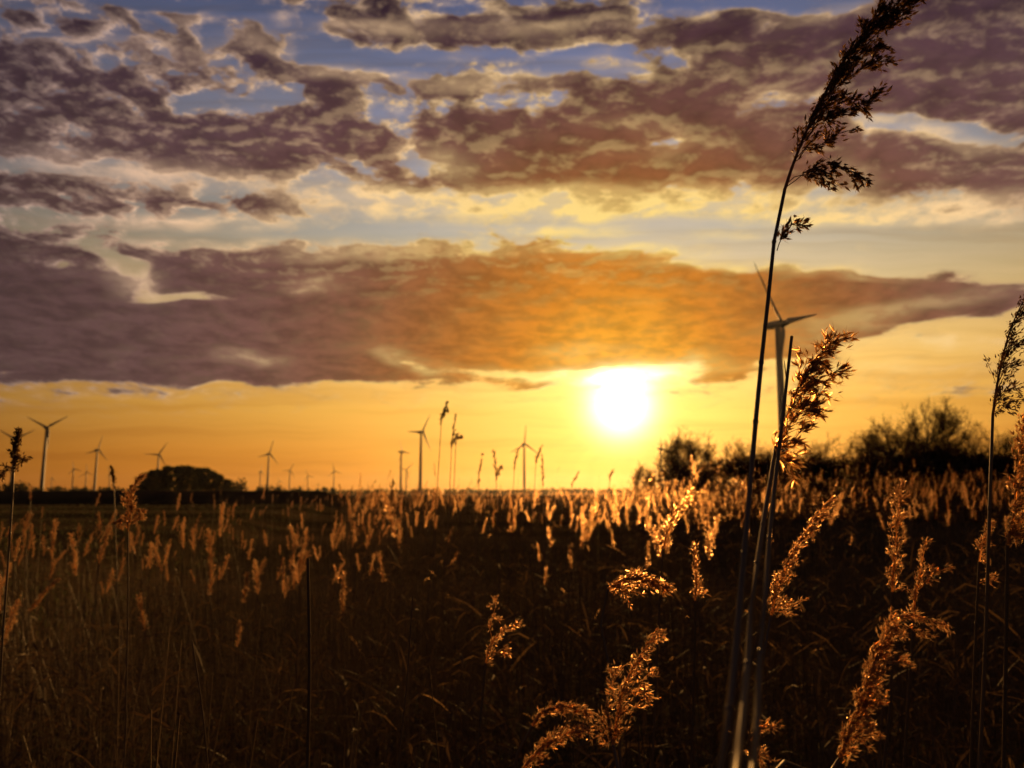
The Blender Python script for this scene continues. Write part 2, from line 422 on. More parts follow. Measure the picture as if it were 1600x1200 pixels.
class MB:
    """collects vertices and faces (triangles or quads) and links them as one mesh object"""
    def __init__(self): self.v, self.f, self.n = [], [], 0
    def add(self, v, f):
        v = np.asarray(v, float).reshape(-1, 3)
        self.v.append(v); f = np.asarray(f, np.int64)
        if f.size: self.f.append(f + self.n)
        self.n += len(v)
    def mesh(self, name, mat, smooth_shade=False):
        me = bpy.data.meshes.new(name)
        V = np.concatenate(self.v) if self.v else np.zeros((0, 3))
        me.vertices.add(len(V)); me.vertices.foreach_set('co', V.astype(np.float32).ravel())
        loops = np.concatenate([f.ravel() for f in self.f]); sizes = np.concatenate([np.full(len(f), f.shape[1]) for f in self.f])
        me.loops.add(len(loops)); me.loops.foreach_set('vertex_index', loops.astype(np.int32))
        me.polygons.add(len(sizes))
        me.polygons.foreach_set('loop_start', np.concatenate([[0], np.cumsum(sizes)[:-1]]).astype(np.int32))
        me.polygons.foreach_set('loop_total', sizes.astype(np.int32))
        if smooth_shade: me.polygons.foreach_set('use_smooth', np.ones(len(sizes), bool))
        me.update(calc_edges=True)
        me.materials.append(MAT[mat])
        return me
    def build(self, name, mat, parent=None, smooth_shade=False):
        return link(name, self.mesh(name, mat, smooth_shade), parent)

def link(name, data, parent=None):
    o = bpy.data.objects.new(name, data); C.objects.link(o)
    if parent is not None: o.parent = parent
    return o

def tag(o, label=None, cat=None, group=None, kind=None):
    for k, v in (('label', label), ('category', cat), ('group', group), ('kind', kind)):
        if v: o[k] = v
    return o

def empty(name, loc=(0, 0, 0), label=None, cat=None, group=None):
    o = bpy.data.objects.new(name, None); C.objects.link(o); o.location = loc
    o.empty_display_size = 0.1
    return tag(o, label, cat, group)

def unit(a):
    a = np.asarray(a, float)
    return a / np.maximum(np.linalg.norm(a, axis=-1, keepdims=True), 1e-9)

def frames(T):
    ref = np.where(np.abs(T[..., 1:2]) > 0.9, np.array([1.0, 0, 0]), np.array([0, 1.0, 0]))
    A = unit(np.cross(T, ref)); B = np.cross(T, A)
    return A, B

def tubes(mb, pts, r, k=3):
    """pts N,m,3; r N,m"""
    pts = np.asarray(pts, float); r = np.asarray(r, float)
    N, m, _ = pts.shape
    T = unit(np.gradient(pts, axis=1))
    A, B = frames(T)
    th = np.arange(k) * 2 * np.pi / k
    ring = pts[:, :, None] + r[:, :, None, None] * (A[:, :, None] * np.cos(th)[:, None] + B[:, :, None] * np.sin(th)[:, None])
    idx = np.arange(N * m * k).reshape(N, m, k)
    a, b = idx[:, :-1], idx[:, 1:]
    f = np.stack([a, np.roll(a, -1, 2), np.roll(b, -1, 2), b], -1).reshape(-1, 4)
    mb.add(ring, f)

def spindles(mb, P, D, L, R, k=3, belly=0.38):
    """slim pointed seeds: base P, direction D, length L, radius R"""
    P, D = np.asarray(P, float), unit(D)
    N = len(P)
    A, B = frames(D)
    L = np.broadcast_to(L, N)[:, None]; R = np.broadcast_to(R, N)[:, None]
    th = np.arange(k) * 2 * np.pi / k
    ring = (P + D * L * belly)[:, None] + R[:, None] * (A[:, None] * np.cos(th)[:, None] + B[:, None] * np.sin(th)[:, None])
    V = np.concatenate([P[:, None], ring, (P + D * L)[:, None]], 1)
    base = (np.arange(N) * (k + 2))[:, None]
    tri = []
    for i in range(k):
        j = (i + 1) % k
        tri.append(np.stack([base[:, 0], base[:, 0] + 1 + j, base[:, 0] + 1 + i], -1))
        tri.append(np.stack([base[:, 0] + 1 + i, base[:, 0] + 1 + j, base[:, 0] + k + 1], -1))
    mb.add(V, np.concatenate(tri))

def husks(mb, P, D, L, W, cross=False):
    """thin folded seed husks: base P, direction D, length L, width W; light shines through them"""
    P, D = np.asarray(P, float), unit(D)
    N = len(P)
    A, B = frames(D); th = RNG.uniform(0, 6.28, N)[:, None]
    L = np.broadcast_to(L, N)[:, None]; W = np.broadcast_to(W, N)[:, None]
    for k in range(2 if cross else 1):
        S_ = A * np.cos(th + k * 1.5) + B * np.sin(th + k * 1.5); Q = np.cross(D, S_)
        V = np.stack([P, P + D * L * .42 + S_ * W + Q * W * .35, P + D * L, P + D * L * .42 - S_ * W + Q * W * .35], 1)
        i = (np.arange(N) * 4)[:, None]
        mb.add(V, np.concatenate([i + [[0, 1, 2]], i + [[0, 2, 3]]]))

def blades(mb, P, D, droop, L, W, seg=4):
    """ribbons that start at P towards D and bend down by droop"""
    N = len(P); D = unit(D)
    t = np.linspace(0, 1, seg + 1)
    L = np.broadcast_to(L, N); W = np.broadcast_to(W, N); droop = np.broadcast_to(droop, N)
    c = P[:, None] + D[:, None] * (L[:, None] * t)[..., None]
    c[..., 2] -= (droop[:, None] * L[:, None]) * t * t
    side = unit(np.cross(D, np.array([0, 0, 1.0]) + RNG.normal(0, .4, (N, 3))))
    w = (W[:, None] * np.sin(np.pi * (0.12 + 0.88 * t)) ** 0.6)[..., None] * 0.5
    V = np.stack([c - side[:, None] * w, c + side[:, None] * w], 2)
    idx = np.arange(N * (seg + 1) * 2).reshape(N, seg + 1, 2)
    a, b = idx[:, :-1], idx[:, 1:]
    mb.add(V, np.stack([a[..., 0], a[..., 1], b[..., 1], b[..., 0]], -1).reshape(-1, 4))

def resample(pts, m):
    """smooth Catmull-Rom resampling of a polyline"""
    p = np.asarray(pts, float)
    if len(p) == 2:
        t = np.linspace(0, 1, m)[:, None]
        return p[0] * (1 - t) + p[1] * t
    q = np.vstack([2 * p[0] - p[1], p, 2 * p[-1] - p[-2]])
    seg = np.linalg.norm(np.diff(p, axis=0), axis=1); cum = np.concatenate([[0], np.cumsum(seg)]) / seg.sum()
    out = []
    for t in np.linspace(0, 1, m):
        i = min(np.searchsorted(cum, t, side='right') - 1, len(p) - 2)
        u = (t - cum[i]) / max(cum[i + 1] - cum[i], 1e-9)
        p0, p1, p2, p3 = q[i:i + 4]
        out.append(0.5 * (2 * p1 + (p2 - p0) * u + (2 * p0 - 5 * p1 + 4 * p2 - p3) * u * u + (3 * p1 - p0 - 3 * p2 + p3) * u ** 3))
    return np.array(out)

# ------------------------------------------------------------------ ground
def bed_edge(y):            # the reed bed lies east of this line
    return -8.2 - 0.19 * (y - 12.0)

def ground_z(x, y):
    x, y = np.asarray(x, float), np.asarray(y, float)
    d = np.hypot(x, y)
    inside = smooth(x - bed_edge(y), -2.5, 1.5) * (1 - smooth(d, 150, 260))
    dip = -0.65 * smooth(d, 1.2, 4.0) * inside
    rise = 0.75 * smooth(x / np.maximum(y, 1.0), 0.12, 0.45) * smooth(d, 9, 35) * inside
    lump = 0.05 * np.sin(x * 1.3 + y * 0.7) * np.sin(y * 1.1 - x * 0.4) * (1 - smooth(d, 60, 120))
    dyke = 2.35 * np.exp(-((y - 150) / 5.0) ** 2) * (1 - smooth(x, -40, -8)) * (1 - smooth(-x, 260, 330))
    ditch = -0.8 * np.exp(-((y - 139) / 2.2) ** 2) * (1 - smooth(x, -40, -8)) * (1 - smooth(-x, 260, 330)) - 0.35 * np.exp(-((y - 62 - 0.10 * x) / 1.2) ** 2) * (1 - smooth(x, -26, -18))
    return np.where(y > -50, dip + rise + lump + dyke + ditch, 0.0)

def build_ground():
    xs = np.unique(np.concatenate([np.linspace(-60, 60, 121), np.linspace(-340, 340, 69), np.linspace(-6000, 6000, 41)]))
    ys = np.unique(np.concatenate([np.linspace(-10, 40, 71), np.linspace(40, 136, 65), np.linspace(136, 166, 41), np.linspace(166, 400, 21), np.linspace(400, 6000, 25), np.linspace(-600, -10, 8)]))
    X, Y = np.meshgrid(xs, ys, indexing='ij')
    V = np.stack([X, Y, ground_z(X, Y)], -1)
    idx = np.arange(len(xs) * len(ys)).reshape(len(xs), len(ys))
    mb = MB(); mb.add(V, np.stack([idx[:-1, :-1], idx[1:, :-1], idx[1:, 1:], idx[:-1, 1:]], -1).reshape(-1, 4))
    tag(mb.build('ground', 'ground', smooth_shade=True), kind='structure')
build_ground()

# ------------------------------------------------------------------ haze
def build_haze():
    bm = bmesh.new(); bmesh.ops.create_cube(bm, size=1.0)
    me = bpy.data.meshes.new('haze'); bm.to_mesh(me); bm.free()
    o = link('haze', me)
    o.scale = (12400, 6900, 137); o.location = (0, 2800, 65.5)
    m = bpy.data.materials.new('haze'); m.use_nodes = True; nt = m.node_tree; nt.nodes.clear()
    v = nt.nodes.new('ShaderNodeVolumePrincipled')
    v.inputs['Color'].default_value = (0.97, 0.93, 0.86, 1); v.inputs['Density'].default_value = HAZE_DENSITY; v.inputs['Anisotropy'].default_value = HAZE_G
    ou = nt.nodes.new('ShaderNodeOutputMaterial'); nt.links.new(v.outputs[0], ou.inputs['Volume'])
    me.materials.append(m)
    tag(o, kind='stuff')
HAZE_DENSITY, HAZE_G = 0.000016, 0.76
build_haze()

# ------------------------------------------------------------------ wind turbines (built at 1 m scale: hub at z = 1)
def lathe(mb, prof, k=20, axis='z'):
    prof = np.asarray(prof, float); th = np.arange(k) * 2 * np.pi / k
    r, h = prof[:, 0], prof[:, 1]
    if axis == 'z': V = np.stack([r[:, None] * np.cos(th), r[:, None] * np.sin(th), np.repeat(h[:, None], k, 1)], -1)
    else: V = np.stack([r[:, None] * np.cos(th), np.repeat(h[:, None], k, 1), r[:, None] * np.sin(th)], -1)
    idx = np.arange(len(prof) * k).reshape(len(prof), k); a, b = idx[:-1], idx[1:]
    mb.add(V, np.stack([a, np.roll(a, -1, 1), np.roll(b, -1, 1), b], -1).reshape(-1, 4))

def turbine_meshes():
    t = MB(); lathe(t, [(0.030, -0.02), (0.0285, 0.1), (0.025, 0.4), (0.020, 0.75), (0.0165, 0.97), (0.0165, 0.985), (0.0, 0.986)])
    n = MB(); lathe(n, [(0.0, -0.030), (0.018, -0.029), (0.023, -0.018), (0.0245, 0.02), (0.023, 0.055), (0.016, 0.078), (0.0, 0.080)], 14, 'y')
    h = MB(); lathe(h, [(0.0, -0.040), (0.008, -0.037), (0.015, -0.026), (0.0185, -0.010), (0.0185, 0.010), (0.0, 0.011)], 14, 'y')
    b = MB()
    R = 0.44; prof = []
    for s_, ch, th_, tw in [(0.012, .015, .015, 0), (0.05, .017, .016, 5), (0.10, .034, .012, 14), (0.16, .039, .010, 12), (0.30, .031, .007, 8), (0.55, .021, .0045, 4), (0.80, .013, .003, 1), (0.95, .007, .002, 0), (1.0, .001, .0008, 0)]:
        a = np.arange(8) * 2 * np.pi / 8; x = ch * (0.5 * np.cos(a) - 0.18); y = th_ * 0.5 * np.sin(a); w = rad(tw)
        prof.append(np.stack([x * math.cos(w) - y * math.sin(w), x * math.sin(w) + y * math.cos(w) - 0.01 * s_ * s_, np.full(8, s_ * R)], -1))
    idx = np.arange(len(prof) * 8).reshape(-1, 8); a_, b_ = idx[:-1], idx[1:]
    b.add(np.array(prof), np.stack([a_, np.roll(a_, -1, 1), np.roll(b_, -1, 1), b_], -1).reshape(-1, 4))
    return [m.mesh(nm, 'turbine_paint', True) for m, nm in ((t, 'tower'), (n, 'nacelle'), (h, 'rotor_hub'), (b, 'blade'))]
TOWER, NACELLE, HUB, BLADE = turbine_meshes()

def turbine(px, py, H, phase, yaw, label, rs=1.0):
    d_ = ray(px, py); slope = d_.z / math.hypot(d_.x, d_.y)
    dist = (H - CAM.z) / slope
    p = at(px, py, dist)
    root = empty('wind_turbine', (p.x, p.y, 0), label, 'wind turbine', 'wind turbines on the plain')
    root.scale = (H, H, H)
    root.rotation_euler = (0, 0, -math.atan2(p.x, p.y) + rad(yaw))
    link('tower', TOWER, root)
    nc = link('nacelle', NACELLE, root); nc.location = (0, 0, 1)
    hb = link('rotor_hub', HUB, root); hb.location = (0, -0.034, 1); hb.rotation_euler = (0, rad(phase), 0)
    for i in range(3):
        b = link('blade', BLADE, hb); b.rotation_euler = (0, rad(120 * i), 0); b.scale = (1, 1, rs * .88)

# pixel of the hub, hub height, angle of one blade clockwise from upright, yaw of the rotor, label
TURBINES = [
    (1215, 507, 86, -46, 62, 'large wind turbine rising behind the tall foreground reed stem', 1.13),
    (73, 668, 84, 55, 20, 'dark wind turbine with raised blades, tallest above the dyke', .85),
    (24, 686, 80, -62, 15, 'wind turbine mostly hidden behind the dark reed plume at the picture edge', .9),
    (152, 703, 78, 13, 40, 'wind turbine with upright blade, midway between dyke turbine and tree copse', .9),
    (115, 733, 62, -15, 30, 'small far wind turbine, first right of the tallest dyke turbine', .9),
    (135, 738, 60, -5, 20, 'small far wind turbine close beside the upright-bladed one', 1.1),
    (172, 738, 58, -30, 20, 'small far wind turbine between the upright-bladed one and the copse', .9),
    (81, 748, 50, 8, 30, 'tiniest far wind turbine at the foot of the tallest dyke turbine', .8),
    (248, 710, 76, 30, 15, 'wind turbine standing behind the end of the dome-shaped copse', .95),
    (266, 736, 60, -10, 40, 'wind turbine hidden by the copse with only a blade tip showing', 1.0),
    (314, 738, 60, 25, 40, 'wind turbine behind the middle of the copse, blade tip above the crowns', 1.0),
    (420, 709, 78, 15, 35, 'largest wind turbine in the open gap right of the copse', .95),
    (407, 737, 60, 3, 60, 'small faint wind turbine just left of the largest one past the copse', .8),
    (453, 735, 66, 27, 20, 'wind turbine second in size past the copse with slanting blades', .95),
    (436, 752, 46, -20, 20, 'tiny wind turbine low between two larger ones past the copse', .9),
    (481, 744, 60, -22, 15, 'wind turbine with one blade pointing level to its right side', 1.0),
    (474, 760, 40, 20, 20, 'tiny wind turbine at the foot of the level-bladed one', .9),
    (497, 757, 44, 10, 20, 'tiny wind turbine just beyond the level-bladed one', .9),
    (522, 736, 60, -12, 15, 'lone wind turbine standing clear before the reeds begin', .95),
    (627, 706, 78, -25, 55, 'thick-towered wind turbine left of the tallest one among the reeds', .8),
    (658, 675, 84, 28, 45, 'tallest wind turbine among the thin reed stems', .9),
    (635, 734, 60, 45, 10, 'small faint wind turbine between two big ones among the reeds', 1.0),
    (819, 694, 80, 2, 30, 'wind turbine with one blade straight up, left of the sun', 1.0),
    (1032, 701, 78, -10, 60, 'wind turbine below the sun beside the glowing bush', .8),
    (1058, 690, 80, 0, 50, 'wind turbine hidden in the glowing bush with a blade tip above', .7),
]
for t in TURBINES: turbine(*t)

# ------------------------------------------------------------------ far woods and hedges along the skyline
def leaf_cloud(mb, cen, rad3, n, size, rng):
    """small leaf-sized faces spread through an uneven ellipsoid"""
    d = unit(rng.normal(size=(n, 3)))
    lob = 0.78 + 0.22 * np.sin(d[:, 0] * 5 + cen[0]) * np.sin(d[:, 2] * 6 + cen[1]) + rng.normal(0, .06, n)
    p = np.asarray(cen) + d * np.asarray(rad3) * (rng.random(n) ** 0.45 * lob)[:, None]
    nrm = unit(rng.normal(size=(n, 3))); A, B = frames(nrm)
    s = (size * rng.uniform(.5, 1.3, n))[:, None]
    V = np.stack([p - A * s, p + B * s * .7, p + A * s, p - B * s * .7], 1)
    i = np.arange(n * 4).reshape(n, 4)
    mb.add(V, i)

def skyline():
    rng = np.random.default_rng(3)
    mb = MB()
    prof = [(-60, 749, 500), (0, 752, 500), (30, 749, 520), (60, 757, 520), (90, 760, 700), (130, 760, 800), (170, 761, 900), (215, 761, 900), (374, 744, 440), (384, 750, 450), (400, 758, 700), (418, 756, 620), (432, 755, 620),
            (450, 761, 800), (480, 762, 900), (505, 760, 850), (530, 763, 900), (560, 763, 1000), (600, 764, 1100), (650, 764, 1100), (700, 763, 1100), (760, 763, 1200), (820, 763, 1200), (880, 762, 1100), (940, 762, 1000), (1000, 761, 900), (1060, 757, 900), (1120, 755, 900), (1200, 754, 800), (1300, 754, 700), (1400, 754, 700), (1500, 753, 700), (1600, 752, 700), (1700, 752, 700)]
    for (x0, y0, d0), (x1, y1, d1) in zip(prof[:-1], prof[1:]):
        if x0 >= 215 and x1 <= 372 and d1 == 440: continue
        n = max(2, int((x1 - x0) / 7))
        for k in range(n):
            u = (k + rng.random()) / n
            px, py, d = x0 + (x1 - x0) * u, y0 + (y1 - y0) * u + rng.normal(0, 1.2), d0 + (d1 - d0) * u
            top = at(px, py, d); h = top.z
            w = 7 * d / FPX * rng.uniform(.8, 1.6)
            leaf_cloud(mb, (top.x, top.y + rng.normal(0, 10), h * .45), (w, w, max(h * .58, 1.0)), 90, 0.9 * d / 600, rng)
    tag(mb.build('distant_treeline', 'foliage'), 'dark distant trees and hedges along the flat skyline', 'treeline', kind='stuff')
skyline()

# ------------------------------------------------------------------ trees and bushes
def grow(rng, base, direction, length, radius, depth, spread, segs, out, gravity=0.0):
    """recursive limbs; out collects (points, radii)"""
    p = [np.array(base, float)]; d = np.array(direction, float)
    for _ in range(segs):
        d = unit(d + rng.normal(0, .13, 3) + np.array([0, 0, gravity]))
        p.append(p[-1] + d * length / segs)
    p = np.array(p)
    out.append((p, np.linspace(radius, radius * .55, len(p)), depth))
    if depth == 0: return
    for k in range(rng.integers(3, 6)):
        i = rng.integers(max(1, segs // 2), segs + 1)
        nd = unit(d + rng.normal(0, spread, 3) + np.array([0, 0, .15]))
        grow(rng, p[i], nd, length * rng.uniform(.5, .8), radius * .55, depth - 1, spread, segs, out, gravity)

def limbs_mesh(out, name, mat, k=4, pick=None):
    mb = MB()
    for p, r, dep in out:
        if pick is None or pick(dep): tubes(mb, p[None], r[None], k if dep > 1 else 3)
    return mb.mesh(name, mat, True)

def copse():
    """a dome of close-set trees on bare trunks beyond the dyke"""
    rng = np.random.default_rng(5)
    kinds = []
    for k in range(4):
        out = []
        trunk = np.array([[0, 0, -1.5], [rng.normal(0, .15), 0, 4], [rng.normal(0, .3), 0, 8], [rng.normal(0, .4), 0, 12.0]])
        mb = MB(); tubes(mb, resample(trunk, 8)[None], np.linspace(.55, .16, 8)[None], 6)
        for j in range(12):
            z = rng.uniform(6.0, 12); a = rng.uniform(0, 6.28); q = np.array([0, 0, z]); e = q + np.array([math.cos(a) * 2.6, math.sin(a) * 2.6, rng.uniform(1, 3.5)])
            tubes(mb, resample([q, (q + e) / 2 + [0, 0, -.3], e], 5)[None], np.linspace(.10, .03, 5)[None], 4)
        tm = mb.mesh('trunk', 'bark', True)
        mb = MB()
        for j in range(32):
            a, r_, z = rng.uniform(0, 6.28), rng.uniform(0, 2.6), rng.uniform(4.6, 14.8)
            leaf_cloud(mb, (math.cos(a) * r_, math.sin(a) * r_, z), (2.0, 2.0, 1.5), 130, 0.34, rng)
        kinds.append((tm, mb.mesh('crown', 'foliage')))
    top = [(221, 741), (228, 737), (236, 733), (247, 731), (258, 728), (270, 726), (282, 725), (295, 725), (308, 726), (320, 729), (332, 733), (343, 739), (353, 746), (362, 753)]
    for j, (px, py) in enumerate(top):
        d = 430 + rng.uniform(-9, 9)
        p = at(px + rng.uniform(-2, 2), py, d)
        t = empty('copse_tree', (p.x, p.y, 0), 'close-set tree with bare trunk in the dome-shaped copse beyond the dyke', 'tree', 'trees of the copse')
        s = p.z / 16.2; t.scale = (max(s, .9) * 1.15, max(s, .9) * 1.15, s); t.rotation_euler = (0, 0, rng.uniform(0, 6.28))
        tm, cm = kinds[j % 4]
        link('trunk', tm, t); link('crown', cm, t)
    mb = MB()                       # brushwood under the trees
    for px in np.linspace(222, 366, 30):
        p = at(px + rng.normal(0, 2), 759 + rng.normal(0, 3), 425)
        leaf_cloud(mb, (p.x, p.y, max(p.z, 2.5) * .4), (2.4, 2.5, max(p.z, 2.5) * .55), 90, .5, rng)
    tag(mb.build('undergrowth', 'foliage'), 'dark brushwood beneath the trees of the copse', 'undergrowth', kind='stuff')
copse()

def bush(px, top_y, w_px, dist, seed, label, twig=0.5, density=1.0, name='willow_bush', body=0.78):
    rng = np.random.default_rng(seed)
    p = at(px, top_y, dist)
    gz = float(ground_z(p.x, p.y))
    H = p.z - gz; W = w_px / FPX * dist * 0.5
    root = empty(name, (p.x, p.y, gz), label, 'tree' if 'tree' in name else 'bush', 'bushes behind the reed bed')
    out = []
    for s in range(9):
        a = rng.uniform(0, 6.28); lean = rng.uniform(.05, .5) * min(1.5, 1.6 * W / H)
        d0 = unit(np.array([math.cos(a) * lean, math.sin(a) * lean, 1]))
        grow(rng, (math.cos(a) * W * .2, math.sin(a) * W * .2, -.1), d0, H * rng.uniform(.42, .55), .055 * H / 5, 3, .36, 5, out, .05)
    zmax = np.percentile(np.concatenate([o_[0][:, 2] for o_ in out if o_[2] == 0]), 86); sc_ = H / zmax
    sx_ = W / np.percentile(np.abs(np.concatenate([o_[0][:, 0] for o_ in out if o_[2] == 0])), 72)
    kept = []
    for i, (pp, rr, dep) in enumerate(out):
        pp = pp * np.array([sx_, min(sx_, 1.3), sc_])
        env = (np.abs(pp[:, 0]) / (W * 1.08)) ** 2.0 + np.maximum(pp[:, 2] / H, 0) ** 2.6 + .25 * np.minimum(np.abs(pp[:, 1]) / W, 2) ** 2
        keep = int(np.argmax(env > rng.uniform(.75, 1.25))) if (env > 1.0).any() else len(pp)
        if keep < 2: continue
        pp, rr = pp[:keep], rr[:keep]
        kept.append((pp, np.maximum(rr, .010 if dep == 0 else .014), dep))
    out = kept
    link('trunk', limbs_mesh(out, 'trunk', 'bark', pick=lambda q: q >= 2), root)
    mb = MB()
    for pp, rr, dep in out:
        if dep <= 1: tubes(mb, pp[None], rr[None], 3)
    # fine shoots and a few clinging dead leaves
    tips = np.concatenate([o_[0][1:] for o_ in out if o_[2] <= 1])
    tips = tips[rng.random(len(tips)) < 0.9]
    n = int(len(tips) * 3.0 * twig)
    q = tips[rng.integers(0, len(tips), n)]
    spindles(mb, q, rng.normal(0, .6, (n, 3)) + [0, 0, .7], rng.uniform(.15, .5, n) * H / 5, .007 * H / 5)
    lowpts = tips[tips[:, 2] < H * body]
    n = int(13000 * density)
    q = lowpts[rng.integers(0, len(lowpts), n)] + rng.normal(0, .28 * H / 5, (n, 3))
    nb = n // 3                                    # brushwood down to the ground
    q = np.concatenate([q, np.stack([rng.normal(0, .5 * W, nb), rng.normal(0, .4 * W, nb), rng.uniform(0, .5 * H, nb)], -1)]) if density > .5 else q
    rr_ = np.hypot(q[:, 0], q[:, 1]) / W
    q = q[q[:, 2] < H * (body * (1.0 - .26 * np.minimum(rr_, 1.4) ** 2) + rng.normal(0, .07, len(q)))]
    nr = unit(rng.normal(size=(len(q), 3))); A, B = frames(nr); s = (.085 * H / 5 * rng.uniform(.5, 1.4, len(q)))[:, None]
    mb.add(np.stack([q - A * s, q + B * s * .6, q + A * s, q - B * s * .6], 1), np.arange(len(q) * 4).reshape(-1, 4))
    mb.build('crown', 'twig', root)

bush(1005, 726, 44, 75, 21, 'small bare tree directly below the sun, apart from the bushes', 1.0, .10, 'small_tree', .9)
bush(1074, 676, 104, 58, 22, 'rounded bush glowing orange beside the sun, first of the bushes', 1.8, .6, body=.62)
bush(1155, 694, 150, 62, 23, 'low dark bush behind the tall foreground reed stem', 1.2, 1.2, body=.80)
bush(1245, 700, 150, 60, 24, 'lowest dark bush, behind the plume in front of the large turbine', 1.1, 1.2, body=.80)
bush(1325, 680, 170, 56, 25, 'dark bush with a ragged pointed top, right of the large turbine', 1.5, 1.1, body=.72)
bush(1385, 674, 150, 64, 29, 'dark bush set back before the tallest twiggy bush', 1.3, 1.1, body=.72)
bush(1445, 638, 180, 54, 26, 'tallest bush with a crown of loose bare twigs', 2.0, 1.2, body=.58)
bush(1525, 674, 200, 56, 27, 'broad dark bush right of the tallest twiggy one', 1.5, 1.3, body=.75)
bush(1610, 680, 200, 52, 28, 'dark bush cut by the picture edge behind the edge reeds', 1.5, 1.3, body=.75)

# ------------------------------------------------------------------ reeds
def plume_branches(axis, rng, n, blen, side, spread, droop, spike, per, thick=1.0, t0=0.0, taper=0.75):
    """branches of a reed plume along AXIS (m,3): list of polylines that start on it and sweep towards SIDE"""
    out = []
    T = unit(np.gradient(axis, axis=0))
    for k in range(n):
        t = t0 + (1 - t0) * (k + rng.random()) / n
        i = min(int(t * (len(axis) - 1)), len(axis) - 1)
        L = blen * (1.0 - taper * t) * rng.uniform(.65, 1.15) * (0.55 + 0.45 * min(1, t / .12))
        d = unit(T[i] * rng.uniform(.9, 1.3) + np.asarray(side) * rng.uniform(.1, .9) + rng.normal(0, spread, 3))
        m = 6; p = [axis[i]]
        for s in range(m - 1):
            d = unit(d + np.asarray(side) * .05 + np.array([0, 0, -droop]) + rng.normal(0, .05, 3))
            p.append(p[-1] + d * L / (m - 1))
        out.append(np.array(p))
    return out

def dress(mb, br, rng, per, slen, srad, k=3, hair=True, start=.12, clump=1.0):
    """thread of a branch with its spikelets"""
    tubes(mb, br[None], np.linspace(.0007, .0004, len(br))[None] * (srad / .0012), 3)
    T = unit(np.gradient(br, axis=0))
    n = max(3, int(per))
    t = start + (1 - start) * rng.random(n)
    f = t * (len(br) - 1); i = np.minimum(f.astype(int), len(br) - 2); u = (f - i)[:, None]
    P = br[i] * (1 - u) + br[i + 1] * u + rng.normal(0, .0014 * clump, (n, 3))
    D = unit(T[i] + rng.normal(0, .42, (n, 3)))
    husks(mb, P, D, slen * rng.uniform(.7, 1.25, n), srad * rng.uniform(.8, 1.5, n), k == 4)
    if hair:
        h = n * 3; j = rng.integers(0, n, h)
        husks(mb, P[j], unit(D[j] + rng.normal(0, .6, (h, 3))), slen * rng.uniform(.6, 1.3, h), srad * .20)

GROUP_NEAR = 'tall reeds standing close by'

def hero(label, stem, axis, branches=(), fill=30, blen=.07, per=16, side=(.6, .1, .1), spread=.28, droop=.05, slen=.0072, srad=.00085, stem_r=.0028, base_r=None, seed=0, leaf=(), name='reed', group=GROUP_NEAR, taper=.75, t0=0.0, clump=1.0, mat='plume'):
    """stem and axis: photograph pixels with a distance in metres (x, y, d); the stem runs on to the ground"""
    rng = np.random.default_rng(1000 + seed)
    per = per * 1.15; fill = int(fill * .85)
    if mat == 'plume': blen = blen * .66
    S3 = [np.array(at(*q)) for q in stem]
    b = S3[0]; nxt = S3[1]
    dirv = unit(b - nxt)
    low = b + dirv * max(.05, (b[2] - .9) * .6) if b[2] > .9 else b + dirv * .1
    gx, gy = low[0] + dirv[0] * .15, low[1] + dirv[1] * .15
    gz = float(ground_z(gx, gy)) - .02
    pts = resample([np.array([gx, gy, gz]), low] + S3, 28)
    root = empty(name, (gx, gy, gz + .02), label, 'reed', group)
    o0 = np.array(root.location)
    mb = MB(); n = len(pts); rr = np.linspace(base_r or stem_r * 1.3, stem_r * .75, n)
    tubes(mb, (pts - o0)[None], rr[None], 7)
    seg = np.linalg.norm(np.diff(pts, axis=0), axis=1).cumsum()
    for z in np.arange(.14, seg[-1], .17):          # nodes of the stalk
        i = int(np.searchsorted(seg, z)); i = min(i, n - 2)
        q = pts[i]; T = unit(pts[i + 1] - pts[i])
        tubes(mb, np.array([q - T * .004, q - T * .0015, q + T * .0015, q + T * .004])[None] - o0, np.array([[.9, 1.22, 1.22, .9]]) * rr[i], 7)
    mb.build('stem', 'stem', root, True)
    for (lx0, ly0, lx1, ly1, ld, lw) in leaf:
        a, c = np.array(at(lx0, ly0, ld)), np.array(at(lx1, ly1, ld))
        mb = MB(); blades(mb, (a - o0)[None], (c - a)[None] + [[0, 0, .02]], .12, np.linalg.norm(c - a), lw, 8)
        mb.build('leaf', 'dry_leaf', root, True)
    if not axis: return root
    A3 = resample([np.array(at(*q)) for q in axis], 24)
    mb = MB(); tubes(mb, (A3 - o0)[None], np.linspace(stem_r * .75, .0004, 24)[None], 5)
    pl = mb.build('plume', mat, root, True)
    for bpx in branches:
        br = resample([np.array(at(*q)) for q in bpx], 9) - o0
        br[1:] += rng.normal(0, .002, (8, 3))
        L = np.linalg.norm(np.diff(br, axis=0), axis=1).sum()
        mb = MB(); dress(mb, br, rng, per * 1.2 * max(1.0, L / .05), slen, srad, 4, clump=3.0 * clump, start=.22)
        T = unit(np.gradient(br, axis=0))
        for j in range(int(7 * max(1, L / .06))):   # side shoots
            i = rng.integers(2, 8); d = unit(T[i] + np.asarray(side) * .3 + rng.normal(0, .5, 3)); ln = rng.uniform(.008, .024)
            sb = np.array([br[i] + d * ln * s + np.array([0, 0, -.004 * s * s]) for s in np.linspace(0, 1, 4)])
            dress(mb, sb, rng, 6, slen, srad, 4, start=.2)
        mb.build('branch', mat, pl)
    if fill:
        for br in plume_branches(A3 - o0, rng, fill, blen, side, spread, droop, 0, per, taper=taper, t0=t0):
            mb = MB(); dress(mb, br, rng, per, slen, srad, 4, clump=clump * 2.0)
            mb.build('branch', mat, pl)
    return root

